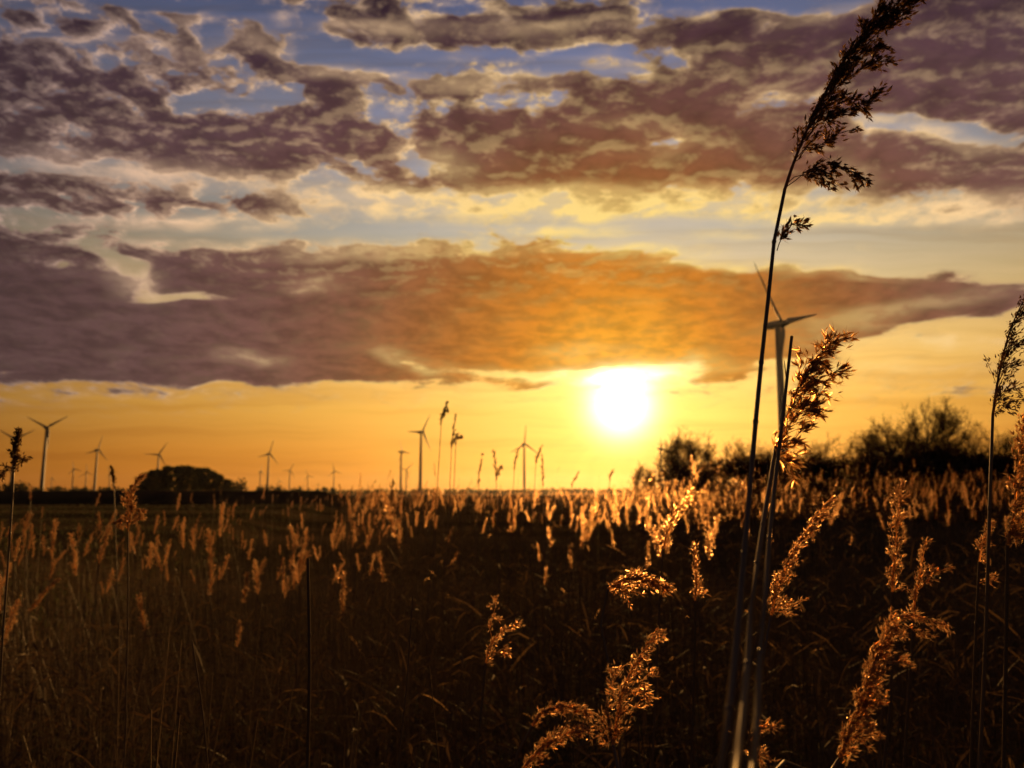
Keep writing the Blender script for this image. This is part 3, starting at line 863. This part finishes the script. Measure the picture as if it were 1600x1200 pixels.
# the tall reed that crosses the sky
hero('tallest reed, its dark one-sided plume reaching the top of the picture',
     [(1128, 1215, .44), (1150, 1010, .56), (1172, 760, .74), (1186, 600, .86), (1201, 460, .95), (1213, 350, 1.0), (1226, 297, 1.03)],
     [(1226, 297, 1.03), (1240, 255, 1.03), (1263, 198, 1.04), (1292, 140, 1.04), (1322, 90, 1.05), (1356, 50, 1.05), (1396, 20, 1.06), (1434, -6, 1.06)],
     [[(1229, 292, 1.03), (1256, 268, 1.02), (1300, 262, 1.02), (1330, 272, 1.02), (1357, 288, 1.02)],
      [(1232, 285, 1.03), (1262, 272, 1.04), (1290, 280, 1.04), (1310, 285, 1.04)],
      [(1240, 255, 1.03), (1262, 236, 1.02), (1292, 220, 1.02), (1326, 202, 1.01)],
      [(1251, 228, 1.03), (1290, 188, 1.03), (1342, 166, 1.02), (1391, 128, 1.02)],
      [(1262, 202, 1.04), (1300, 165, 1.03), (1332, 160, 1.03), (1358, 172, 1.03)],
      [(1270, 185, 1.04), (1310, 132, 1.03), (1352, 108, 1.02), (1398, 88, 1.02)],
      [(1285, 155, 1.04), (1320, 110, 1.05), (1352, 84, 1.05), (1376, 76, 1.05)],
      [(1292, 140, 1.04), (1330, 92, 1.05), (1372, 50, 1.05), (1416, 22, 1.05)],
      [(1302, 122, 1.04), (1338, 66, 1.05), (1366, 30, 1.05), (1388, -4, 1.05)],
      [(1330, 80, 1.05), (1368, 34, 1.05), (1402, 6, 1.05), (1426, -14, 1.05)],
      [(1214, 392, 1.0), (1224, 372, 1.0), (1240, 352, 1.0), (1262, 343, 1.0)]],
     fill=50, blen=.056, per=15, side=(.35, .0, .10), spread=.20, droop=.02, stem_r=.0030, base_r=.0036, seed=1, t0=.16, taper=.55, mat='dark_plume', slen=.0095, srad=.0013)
# the second foreground reed, its plume in front of the big turbine
hero('reed with an open golden plume standing in front of the large turbine tower',
     [(1150, 1215, .40), (1166, 1060, .52), (1180, 900, .70), (1197, 790, .86), (1212, 700, .98)],
     [(1212, 700, .98), (1228, 655, 1.0), (1246, 610, 1.02), (1268, 568, 1.03), (1295, 540, 1.04), (1322, 526, 1.04)],
     [[(1226, 660, 1.0), (1250, 618, 1.0), (1270, 600, 1.0), (1292, 585, .99), (1320, 580, .99)],
      [(1222, 672, 1.0), (1246, 640, 1.0), (1268, 632, 1.0), (1296, 612, .99)],
      [(1214, 696, .98), (1236, 664, .98), (1262, 640, .98), (1280, 642, .98)],
      [(1236, 635, 1.01), (1260, 590, 1.02), (1284, 556, 1.02), (1300, 520, 1.02)],
      [(1230, 645, 1.01), (1244, 600, 1.03), (1262, 570, 1.03), (1290, 556, 1.03)],
      [(1208, 712, .97), (1226, 690, .97), (1244, 680, .97), (1252, 668, .97)],
      [(1206, 720, .97), (1222, 712, .97), (1234, 724, .97), (1238, 738, .97)]],
     fill=26, blen=.060, per=8, side=(.6, .0, .0), spread=.28, droop=.04, stem_r=.0030, base_r=.0036, seed=2, mat='brown_plume', slen=.0125, srad=.0012)
# broken stalk beside it
hero('bare broken reed stalk rising beside the open golden plume',
     [(1178, 1215, .42), (1190, 1000, .58), (1206, 800, .80), (1222, 660, .95), (1237, 526, 1.04)], [], stem_r=.0026, base_r=.0034, seed=3,
     leaf=[(1229, 600, 1224, 555, 1.0, .003)])
# plumes lower down, lit through
hero('narrow leaning plume glowing gold, right of the three thick stems',
     [(1176, 1210, 1.2), (1188, 1060, 1.25), (1205, 962, 1.3)], [(1205, 962, 1.3), (1214, 920, 1.3), (1236, 868, 1.31), (1264, 822, 1.32), (1292, 786, 1.32)],
     [[(1206, 955, 1.3), (1212, 920, 1.29), (1214, 900, 1.29)], [(1208, 956, 1.3), (1230, 948, 1.28), (1252, 944, 1.28)]],
     fill=58, blen=.05, per=13, side=(.28, 0, -.06), spread=.30, seed=4, taper=.35, droop=.05)
hero('upright plume above the big hanging plume, tall and slender',
     [(1372, 1210, 1.5), (1384, 1040, 1.5), (1394, 925, 1.5)], [(1394, 925, 1.5), (1396, 880, 1.5), (1402, 820, 1.5), (1410, 758, 1.5)],
     fill=48, blen=.045, per=13, side=(.10, 0, -.05), spread=.34, seed=5, taper=.3, droop=.06)
hero('loose broken plume beside the tall slender upright one',
     [(1412, 1210, 1.45), (1422, 1050, 1.45), (1428, 965, 1.45)], [(1428, 965, 1.45), (1430, 930, 1.45), (1438, 890, 1.45), (1447, 846, 1.45)],
     [[(1430, 925, 1.45), (1452, 902, 1.44), (1470, 892, 1.44), (1490, 882, 1.44)]],
     fill=22, blen=.04, per=10, side=(.3, 0, -.1), spread=.34, seed=6, taper=.4, droop=.08)
hero('drooping tuft of seeds between the slender plume and the largest low plume',
     [(1380, 1210, 1.25), (1392, 1090, 1.25), (1392, 985, 1.25)], [(1392, 985, 1.25), (1402, 966, 1.25), (1426, 962, 1.25), (1462, 972, 1.25), (1482, 980, 1.25)],
     [[(1400, 970, 1.25), (1420, 985, 1.24), (1450, 994, 1.24)]],
     fill=18, blen=.03, per=9, side=(.3, 0, -.2), spread=.34, seed=7, droop=.12)
hero('largest low plume, dense and rust red, near the picture bottom',
     [(1296, 1215, .98), (1304, 1200, 1.0), (1312, 1185, 1.0)], [(1312, 1185, 1.0), (1332, 1130, 1.0), (1352, 1075, 1.0), (1372, 1020, 1.01), (1392, 980, 1.02)],
     [[(1350, 1080, 1.0), (1370, 1050, .99), (1392, 1036, .99), (1408, 1026, .99)], [(1335, 1130, 1.0), (1360, 1100, .99), (1380, 1088, .99)], [(1322, 1160, 1.0), (1340, 1148, .99), (1362, 1140, .99)]],
     fill=66, blen=.045, per=15, side=(.35, 0, -.02), spread=.34, seed=8, taper=.3, droop=.04)
hero('plume glowing yellow just under the sun beside the bush',
     [(1020, 1190, 1.7), (1030, 960, 1.7), (1036, 858, 1.7)], [(1036, 858, 1.7), (1046, 826, 1.7), (1060, 796, 1.7), (1080, 770, 1.7)],
     fill=36, blen=.06, per=12, side=(.15, 0, .0), spread=.36, seed=9, taper=.4)
hero('thin straight plume with a knotted lower end left of the thick stems',
     [(1080, 1200, 1.5), (1086, 1010, 1.5), (1086, 938, 1.5)], [(1086, 938, 1.5), (1088, 910, 1.5), (1086, 880, 1.5), (1084, 852, 1.5)],
     [[(1086, 934, 1.5), (1094, 922, 1.5), (1093, 908, 1.5)]],
     fill=20, blen=.025, per=9, side=(.05, 0, 0), spread=.25, seed=10, taper=.5)
hero('reed bent over at the neck, its bright plume lying level',
     [(972, 1215, 1.1), (958, 1080, 1.12), (944, 1000, 1.14), (936, 960, 1.15), (938, 935, 1.15), (950, 920, 1.15)],
     [(950, 920, 1.15), (970, 908, 1.15), (995, 904, 1.15), (1020, 910, 1.14), (1042, 919, 1.14)],
     [[(952, 922, 1.15), (975, 922, 1.14), (1000, 926, 1.14)]],
     fill=46, blen=.032, per=13, side=(.3, 0, .12), spread=.42, seed=11, taper=.35, droop=.10, base_r=.003)
hero('upright bushy plume below the bent-over reed, with side tufts',
     [(968, 1215, .95), (962, 1190, .96), (958, 1165, .97)], [(958, 1165, .97), (966, 1110, .98), (978, 1065, .98), (1000, 1025, .99), (1026, 988, 1.0)],
     [[(966, 1110, .98), (985, 1085, .97), (1002, 1068, .97), (1016, 1050, .97)], [(962, 1140, .97), (980, 1110, .96), (1000, 1095, .96), (1018, 1084, .96)], [(960, 1150, .97), (946, 1130, .97), (942, 1108, .97)], [(958, 1165, .97), (946, 1150, .97), (940, 1136, .97)], [(966, 1100, .97), (956, 1070, .97), (962, 1044, .97)]],
     fill=30, blen=.036, per=12, side=(.22, 0, 0), spread=.34, seed=12, taper=.4)
hero('curved upper plume of two at the bottom, left of the bushy one',
     [(800, 1230, 1.02), (812, 1165, 1.02), (832, 1134, 1.02)], [(832, 1134, 1.02), (846, 1114, 1.02), (870, 1104, 1.02), (895, 1106, 1.02), (918, 1114, 1.02)],
     fill=26, blen=.026, per=12, side=(.15, 0, -.05), spread=.3, seed=13, taper=.55, droop=.08)
hero('leaning plume at the very bottom edge, lower of two',
     [(806, 1235, .98), (812, 1215, .98), (818, 1200, .98)], [(818, 1200, .98), (840, 1175, .98), (866, 1156, .98), (892, 1144, .98), (918, 1140, .98)],
     fill=34, blen=.030, per=12, side=(.1, 0, .05), spread=.34, seed=14, taper=.55, droop=.04)
hero('small forked plume standing alone in the dark middle of the reeds',
     [(742, 1215, 1.5), (752, 1110, 1.5), (759, 1036, 1.5)], [(759, 1036, 1.5), (766, 1010, 1.5), (782, 988, 1.5), (810, 973, 1.5)],
     [[(766, 1020, 1.5), (780, 1018, 1.5), (797, 1015, 1.5)], [(768, 1000, 1.5), (770, 968, 1.5), (774, 950, 1.5), (777, 932, 1.5)]],
     fill=20, blen=.022, per=10, side=(.2, 0, 0), spread=.34, seed=15, taper=.4)
hero('sparse low tuft at the foot of the three thick stems',
     [(1165, 1240, 1.0), (1168, 1200, 1.0), (1174, 1158, 1.0)], [(1174, 1158, 1.0), (1184, 1140, 1.0), (1198, 1134, 1.0), (1212, 1134, 1.0)],
     [[(1175, 1190, 1.0), (1184, 1180, 1.0), (1192, 1178, 1.0)]],
     fill=9, blen=.018, per=8, side=(.2, 0, 0), spread=.3, seed=16)
# reeds at the edge of the picture
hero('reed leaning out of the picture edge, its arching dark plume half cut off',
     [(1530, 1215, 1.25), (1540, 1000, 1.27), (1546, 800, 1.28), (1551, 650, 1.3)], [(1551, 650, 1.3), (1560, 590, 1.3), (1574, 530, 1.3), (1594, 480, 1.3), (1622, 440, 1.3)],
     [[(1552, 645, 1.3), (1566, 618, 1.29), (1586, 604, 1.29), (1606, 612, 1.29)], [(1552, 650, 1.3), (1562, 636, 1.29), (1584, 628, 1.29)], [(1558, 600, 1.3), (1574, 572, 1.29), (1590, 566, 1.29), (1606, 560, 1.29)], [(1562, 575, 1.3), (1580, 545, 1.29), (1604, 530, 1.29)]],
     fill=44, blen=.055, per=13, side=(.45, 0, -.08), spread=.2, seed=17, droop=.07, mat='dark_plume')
hero('dense fluffy plume cut off by the picture edge under the arching one',
     [(1568, 1215, 1.15), (1572, 1000, 1.15), (1574, 852, 1.15)], [(1574, 852, 1.15), (1584, 800, 1.15), (1590, 740, 1.15), (1596, 690, 1.15), (1602, 655, 1.15)],
     [[(1574, 850, 1.15), (1590, 830, 1.14), (1606, 838, 1.14)]],
     fill=56, blen=.05, per=14, side=(.18, 0, -.12), spread=.36, seed=18, droop=.12, taper=.4)
hero('small dim plume left of the dense one at the picture edge',
     [(1516, 1215, 1.7), (1524, 1000, 1.7), (1530, 878, 1.7)], [(1530, 878, 1.7), (1534, 855, 1.7), (1540, 838, 1.7), (1548, 818, 1.7)],
     [[(1530, 910, 1.7), (1540, 908, 1.7), (1552, 904, 1.7)]],
     fill=22, blen=.035, per=11, side=(.1, 0, -.2), spread=.34, seed=19, droop=.15)
# taller reeds against the sky in the middle distance and left
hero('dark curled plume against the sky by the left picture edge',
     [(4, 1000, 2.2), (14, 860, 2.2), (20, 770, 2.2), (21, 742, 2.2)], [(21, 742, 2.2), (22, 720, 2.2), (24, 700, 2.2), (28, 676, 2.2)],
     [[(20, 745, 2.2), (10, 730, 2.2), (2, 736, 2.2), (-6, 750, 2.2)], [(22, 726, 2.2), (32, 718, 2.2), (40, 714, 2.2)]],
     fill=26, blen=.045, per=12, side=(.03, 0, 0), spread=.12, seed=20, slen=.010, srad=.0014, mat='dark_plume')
hero('drooping plume with dark curled tip before the near end of the copse',
     [(196, 1120, 2.6), (200, 960, 2.6), (200, 830, 2.6)], [(200, 830, 2.6), (204, 805, 2.6), (206, 780, 2.6), (210, 760, 2.6), (220, 746, 2.6)],
     [[(202, 815, 2.6), (192, 812, 2.6), (188, 822, 2.6)], [(204, 800, 2.6), (216, 796, 2.6), (222, 806, 2.6)]],
     fill=30, blen=.075, per=12, side=(.05, 0, -.1), spread=.38, seed=21, slen=.012, srad=.0017)
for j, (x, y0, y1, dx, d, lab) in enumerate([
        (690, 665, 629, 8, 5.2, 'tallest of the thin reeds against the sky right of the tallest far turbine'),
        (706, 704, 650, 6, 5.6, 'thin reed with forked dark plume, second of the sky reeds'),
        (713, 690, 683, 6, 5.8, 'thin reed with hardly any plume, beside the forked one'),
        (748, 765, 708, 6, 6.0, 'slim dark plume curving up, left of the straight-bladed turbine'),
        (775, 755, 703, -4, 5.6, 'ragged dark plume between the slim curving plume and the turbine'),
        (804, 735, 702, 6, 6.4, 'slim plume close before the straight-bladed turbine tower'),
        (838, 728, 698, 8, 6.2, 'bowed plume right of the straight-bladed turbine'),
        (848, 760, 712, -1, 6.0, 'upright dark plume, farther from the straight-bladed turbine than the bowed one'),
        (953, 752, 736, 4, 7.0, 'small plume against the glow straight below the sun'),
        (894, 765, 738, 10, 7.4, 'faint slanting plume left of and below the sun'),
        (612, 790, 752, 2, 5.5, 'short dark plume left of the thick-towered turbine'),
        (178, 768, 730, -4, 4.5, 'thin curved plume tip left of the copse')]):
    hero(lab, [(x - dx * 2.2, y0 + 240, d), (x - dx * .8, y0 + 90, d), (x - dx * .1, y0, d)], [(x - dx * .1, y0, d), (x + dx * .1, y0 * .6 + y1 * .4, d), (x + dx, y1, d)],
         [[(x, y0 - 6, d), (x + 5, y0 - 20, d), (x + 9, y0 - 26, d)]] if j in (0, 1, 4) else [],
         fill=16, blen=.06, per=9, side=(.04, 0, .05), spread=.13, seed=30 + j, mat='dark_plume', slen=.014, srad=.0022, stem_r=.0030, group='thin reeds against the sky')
# bare stalks
for j, (x0, y0, x1, y1, d, r, lab) in enumerate([
        (480, 1215, 481, 872, 1.3, .0032, 'bare upright stalk with a snapped dark top in the dark reeds'),
        (620, 1215, 645, 930, 1.5, .0018, 'thin bare stalk leaning right, past the snapped upright one'),
        (326, 1215, 300, 1000, 1.7, .0018, 'thin bare stalk left of the snapped upright one'),
        (1126, 1215, 1205, 900, 1.2, .0020, 'thin bare stalk crossing behind the three thick stems'),
        (1000, 1215, 985, 980, 1.6, .0018, 'thin bare stalk behind the bushy bottom plume')]):
    hero(lab, [(x0, y0, d), ((x0 + x1) / 2 + 3, (y0 + y1) / 2, d), (x1, y1, d)], [], stem_r=r, seed=60 + j, group='bare stalks')

# ---- the reed bed: repeats of a few kinds of reed
def plume_variant(seed, detail):
    rng = np.random.default_rng(seed)
    L = .26; lean = rng.choice([-.12, 0, .08, .2, .4]); m = 14
    t = np.linspace(0, 1, m)
    axis = np.stack([lean * L * t ** 1.7, rng.normal(0, .05) * L * t, L * t * (1 - .18 * lean * t)], -1)
    mb = MB()
    nb, per = (26, 15) if detail else (10, 4)
    tubes(mb, axis[None], np.linspace(.0026, .0006, m)[None], 3)
    for br in plume_branches(axis, rng, nb, rng.uniform(.06, .10), (rng.uniform(-.1, .4), 0, 0), rng.uniform(.14, .36), rng.uniform(.0, .12), 0, 0, taper=rng.uniform(.35, .75)):
        if detail: dress(mb, br, rng, per, .013, .0022, 3, hair=True, clump=4)
        else:
            T = unit(np.gradient(br, axis=0)); i = rng.integers(0, 5, per)
            husks(mb, br[i], unit(T[i] + rng.normal(0, .3, (per, 3))), .034, .0046, True)
    return mb

def stem_variant(seed):
    rng = np.random.default_rng(seed)
    t = np.linspace(0, 1, 7); bend = rng.normal(0, .05, 2)
    return np.stack([bend[0] * t * t, bend[1] * t * t, t], -1)

PLUMES = [plume_variant(200 + k, True).mesh('plume', 'plume') for k in range(8)]
PLUMES_FAR = [plume_variant(300 + k, False) for k in range(6)]
STEMS = [stem_variant(400 + k) for k in range(5)]
STEM_MESH = []
for sv in STEMS:
    mb = MB(); tubes(mb, (sv * [1, 1, 1])[None], np.linspace(.0030, .0018, 7)[None], 4)
    STEM_MESH.append(mb.mesh('stem', 'stem', True))
LEAF_MESH = []
for k in range(3):
    mb = MB(); blades(mb, np.zeros((1, 3)), np.array([[.75, .1, .65]]), .5 + .2 * k, .34, .013, 6)
    LEAF_MESH.append(mb.mesh('leaf', 'dry_leaf', True))

def reed_sites():
    """where reeds stand and how high their tips reach"""
    rng = np.random.default_rng(77)
    out = []
    r_ = rng.uniform
    def put_(n, dmin, dmax, u0, u1, tip, power=1.6):
        k = 0
        while k < n:
            d = dmin + (dmax - dmin) * rng.random() ** power
            u = rng.uniform(u0, u1); x = u * d / math.hypot(1, u); y = d / math.hypot(1, u)
            if x < bed_edge(y):
                k += .2; continue
            if math.sin(x * 1.7 + 1.3 * math.sin(y * .9)) * math.sin(y * 1.25 + x * .6) < r_(-.9, .45): continue   # reeds stand in clumps
            out.append((x, y, tip(d, u, rng))); k += 1
    # fringe before the field
    put_(210, 4.4, 15.0, -.78, -.16, lambda d, u, r: 1.34 + r.normal(0, .17) - .010 * d, 1.0)
    # the bank towards the sun
    put_(560, 5.5, 32.0, -.22, .26, lambda d, u, r: 1.44 + .010 * d + r.normal(0, .16) + (r.uniform(.15, .55) if r.random() < .09 else 0), .8)
    put_(1300, 25.0, 140.0, -.20, .26, lambda d, u, r: 1.64 + min(.3, .002 * (d - 25)) + r.normal(0, .20) + (r.uniform(.2, .8) if r.random() < .10 else 0), 1.2)
    put_(90, 8.0, 45.0, -.42, -.14, lambda d, u, r: 1.42 + .006 * d + r.normal(0, .16), .9)
    # the side before the bushes
    put_(240, 9.0, 22.0, .20, .80, lambda d, u, r: 1.30 + .028 * d * min(1, (u - .05) / .3) + r.normal(0, .16), .9)
    put_(1500, 18.0, 48.0, .12, .85, lambda d, u, r: 1.50 + .019 * min(d, 40) * min(1, (u - .0) / .35) + r.normal(0, .26), .9)
    return np.array(out)

SITES = reed_sites()
gz_ = ground_z(SITES[:, 0], SITES[:, 1])
dist_ = np.hypot(SITES[:, 0], SITES[:, 1])
uu_ = SITES[:, 0] / SITES[:, 1]
order = np.argsort(dist_ + 100 * (np.abs(uu_) > .68))
NEAR_COUNT = 270
near, far = order[:NEAR_COUNT], order[NEAR_COUNT:]
rngp = np.random.default_rng(5)
for i in near:
    x, y, tip = SITES[i]; g = gz_[i]; u = uu_[i]
    ps = float(np.clip(rngp.lognormal(-.45, .38), .3, 1.25))
    size = 'Small' if ps < .52 else 'Middling' if ps < .78 else 'Large'
    row = 'front rows' if dist_[i] < 8.5 else 'back rows'
    if u < -.17: lab, grp = f'{size.lower()} tan reed plume in the {row} of the fringe before the field', 'reeds in the fringe before the field'
    elif u < .22: lab, grp = f'{size.lower()} sunlit reed plume in the {row} of the bank below the sun', 'reeds in the bank below the sun'
    else: lab, grp = f'{size.lower()} reed plume in the {row} before the dark bushes', 'reeds before the bushes'
    root = empty('reed', (x, y, g), lab, 'reed', grp)
    h = tip - g - .25 * ps
    k = rngp.integers(0, len(STEMS)); yaw = rngp.normal(0, .9)
    st = link('stem', STEM_MESH[k], root); st.scale = (1, 1, h)
    pl = link('plume', PLUMES[rngp.integers(0, len(PLUMES))], root)
    pl.location = (STEMS[k][-1, 0], STEMS[k][-1, 1], h); pl.scale = (ps, ps, ps); pl.rotation_euler = (rngp.normal(0, .14), rngp.normal(.06, .22), yaw)
    for q in range(2):
        lf = link('leaf', LEAF_MESH[rngp.integers(0, 3)], root); f = rngp.uniform(.45, .8)
        lf.location = (STEMS[k][-1, 0] * f * f, STEMS[k][-1, 1] * f * f, h * f); lf.rotation_euler = (0, 0, rngp.uniform(0, 6.28))

def merged(mb, src, P, S_, yaw):
    V = np.concatenate(src.v); F = np.concatenate([f if f.shape[1] == 4 else np.concatenate([f, f[:, -1:]], 1) for f in src.f])
    c, s = np.cos(yaw), np.sin(yaw)
    W = np.stack([V[None, :, 0] * c[:, None] - V[None, :, 1] * s[:, None], V[None, :, 0] * s[:, None] + V[None, :, 1] * c[:, None], np.repeat(V[None, :, 2], len(P), 0)], -1) * S_[:, None, None] + P[:, None]
    tri = [f for f in src.f if f.shape[1] == 3]; quad = [f for f in src.f if f.shape[1] == 4]
    base = (np.arange(len(P)) * len(V))[:, None, None]
    n0 = mb.n; mb.add(W, np.zeros((0, 3), int))
    for grp in (tri, quad):
        if grp:
            f = np.concatenate(grp); mb.f.append((f[None] + base).reshape(-1, f.shape[1]) + n0)

def build_bed():
    rng = np.random.default_rng(9)
    # plumes and stalks of the farther reeds
    mp = MB(); ms = MB(); ml = MB()
    P = np.stack([SITES[far, 0], SITES[far, 1], gz_[far]], -1); tip = SITES[far, 2]
    ps = rng.uniform(.28, .95, len(far)) * np.where(rng.random(len(far)) < .12, 1.4, 1); h = tip - P[:, 2] - .25 * ps
    kind = rng.integers(0, len(PLUMES_FAR), len(far))
    for k in range(len(PLUMES_FAR)):
        m = kind == k
        merged(mp, PLUMES_FAR[k], P[m] + np.stack([0 * h[m], 0 * h[m], h[m]], -1), ps[m], rng.normal(0, .6, m.sum()))
    t = np.linspace(0, 1, 4)
    def stalks(P, h, r, lean):
        n = len(P); b = rng.normal(0, lean, (n, 2))
        pts = np.stack([P[:, 0:1] - b[:, 0:1] * (1 - t), P[:, 1:2] - b[:, 1:2] * (1 - t), P[:, 2:3] + h[:, None] * t], -1)
        tubes(ms, pts, np.broadcast_to(r * np.linspace(1, .6, 4), (n, 4)), 3)
        return pts
    stalks(P, h, .0028, .12)
    # the mass of bare stalks and leaves between them
    def fill(n, dmin, dmax, u0, u1, tipf, leaves, r=.0022, lean=.18, power=1.3):
        d = dmin + (dmax - dmin) * rng.random(n) ** power; u = rng.uniform(u0, u1, n)
        x = u * d / np.hypot(1, u); y = d / np.hypot(1, u)
        ok = x > bed_edge(y) + rng.normal(0, .4, n); x, y, d, u = x[ok], y[ok], d[ok], u[ok]
        g = ground_z(x, y); top = tipf(d, u) + rng.normal(0, .16, len(x)); hh = np.maximum(top - g, .25)
        pts = stalks(np.stack([x, y, g], -1), hh, r, lean)
        for _ in range(leaves):
            f = rng.uniform(.25, .95, len(x))[:, None]
            q = pts[:, 0] * (1 - f) + pts[:, -1] * f
            a = rng.uniform(0, 6.28, len(x))
            blades(ml, q, np.stack([np.cos(a) * .8, np.sin(a) * .8, rng.uniform(.2, 1.2, len(x))], -1), rng.uniform(.2, .9, len(x)), rng.uniform(.15, .4, len(x)), rng.uniform(.006, .014, len(x)), 3)
    fill(2600, 1.7, 6.0, -.85, .85, lambda d, u: .35 + .13 * d - .25 * smooth(-u, .15, .4), 3)
    fill(2600, 4.0, 14.0, -.85, .85, lambda d, u: .78 + .03 * d - .42 * smooth(-u, .15, .4), 3)
    fill(2200, 8.0, 40.0, -.22, .85, lambda d, u: 1.15 + .010 * d + np.clip(u, 0, .3) * .06 * np.minimum(d, 30), 2)
    fill(1600, 30.0, 140.0, -.22, .5, lambda d, u: 1.45 + 0 * d, 2, r=.004)
    fill(110, 1.4, 3.6, -.5, .8, lambda d, u: .95 + .08 * d, 1, r=.0024, lean=.10)
    bed = empty('reed_bed')
    tag(bed, 'dense mass of dry reeds filling the bed behind the near reeds', 'reed bed', kind='stuff')
    for mb, nm, mt in ((ms, 'stalks', 'stem'), (ml, 'leaves', 'dry_leaf'), (mp, 'plumes', 'plume')):
        tag(mb.build(nm, mt, bed), kind='stuff')
build_bed()

def build_grass():
    rng = np.random.default_rng(12)
    mb = MB()
    n = 16000
    d = 9 + 130 * rng.random(n) ** 1.8; u = rng.uniform(-.85, 0.0, n)
    x = u * d / np.hypot(1, u); y = d / np.hypot(1, u)
    ok = x < bed_edge(y) + 1.0; x, y, d = x[ok], y[ok], d[ok]
    row = .5 + .5 * np.sin(y * .55 + .4 * np.sin(x * .2))
    P = np.stack([x, y, ground_z(x, y)], -1); k = len(P)
    a = rng.uniform(0, 6.28, k)
    blades(mb, P, np.stack([np.cos(a) * .5, np.sin(a) * .5, np.ones(k)], -1), .35, (.10 + .14 * row) * rng.uniform(.6, 1.4, k), .008 + .0006 * d, 3)
    # rank grass under the near reeds
    n = 9000
    d = 1.0 + 8 * rng.random(n) ** 1.3; u = rng.uniform(-.9, .9, n); x = u * d / np.hypot(1, u); y = d / np.hypot(1, u)
    P = np.stack([x, y, ground_z(x, y)], -1); a = rng.uniform(0, 6.28, n)
    blades(mb, P, np.stack([np.cos(a) * .7, np.sin(a) * .7, np.ones(n)], -1), .5, rng.uniform(.2, .6, n), rng.uniform(.004, .009, n), 4)
    tag(mb.build('grass', 'grass'), 'dark winter grass of the field and under the reeds', 'grass', kind='stuff')
build_grass()
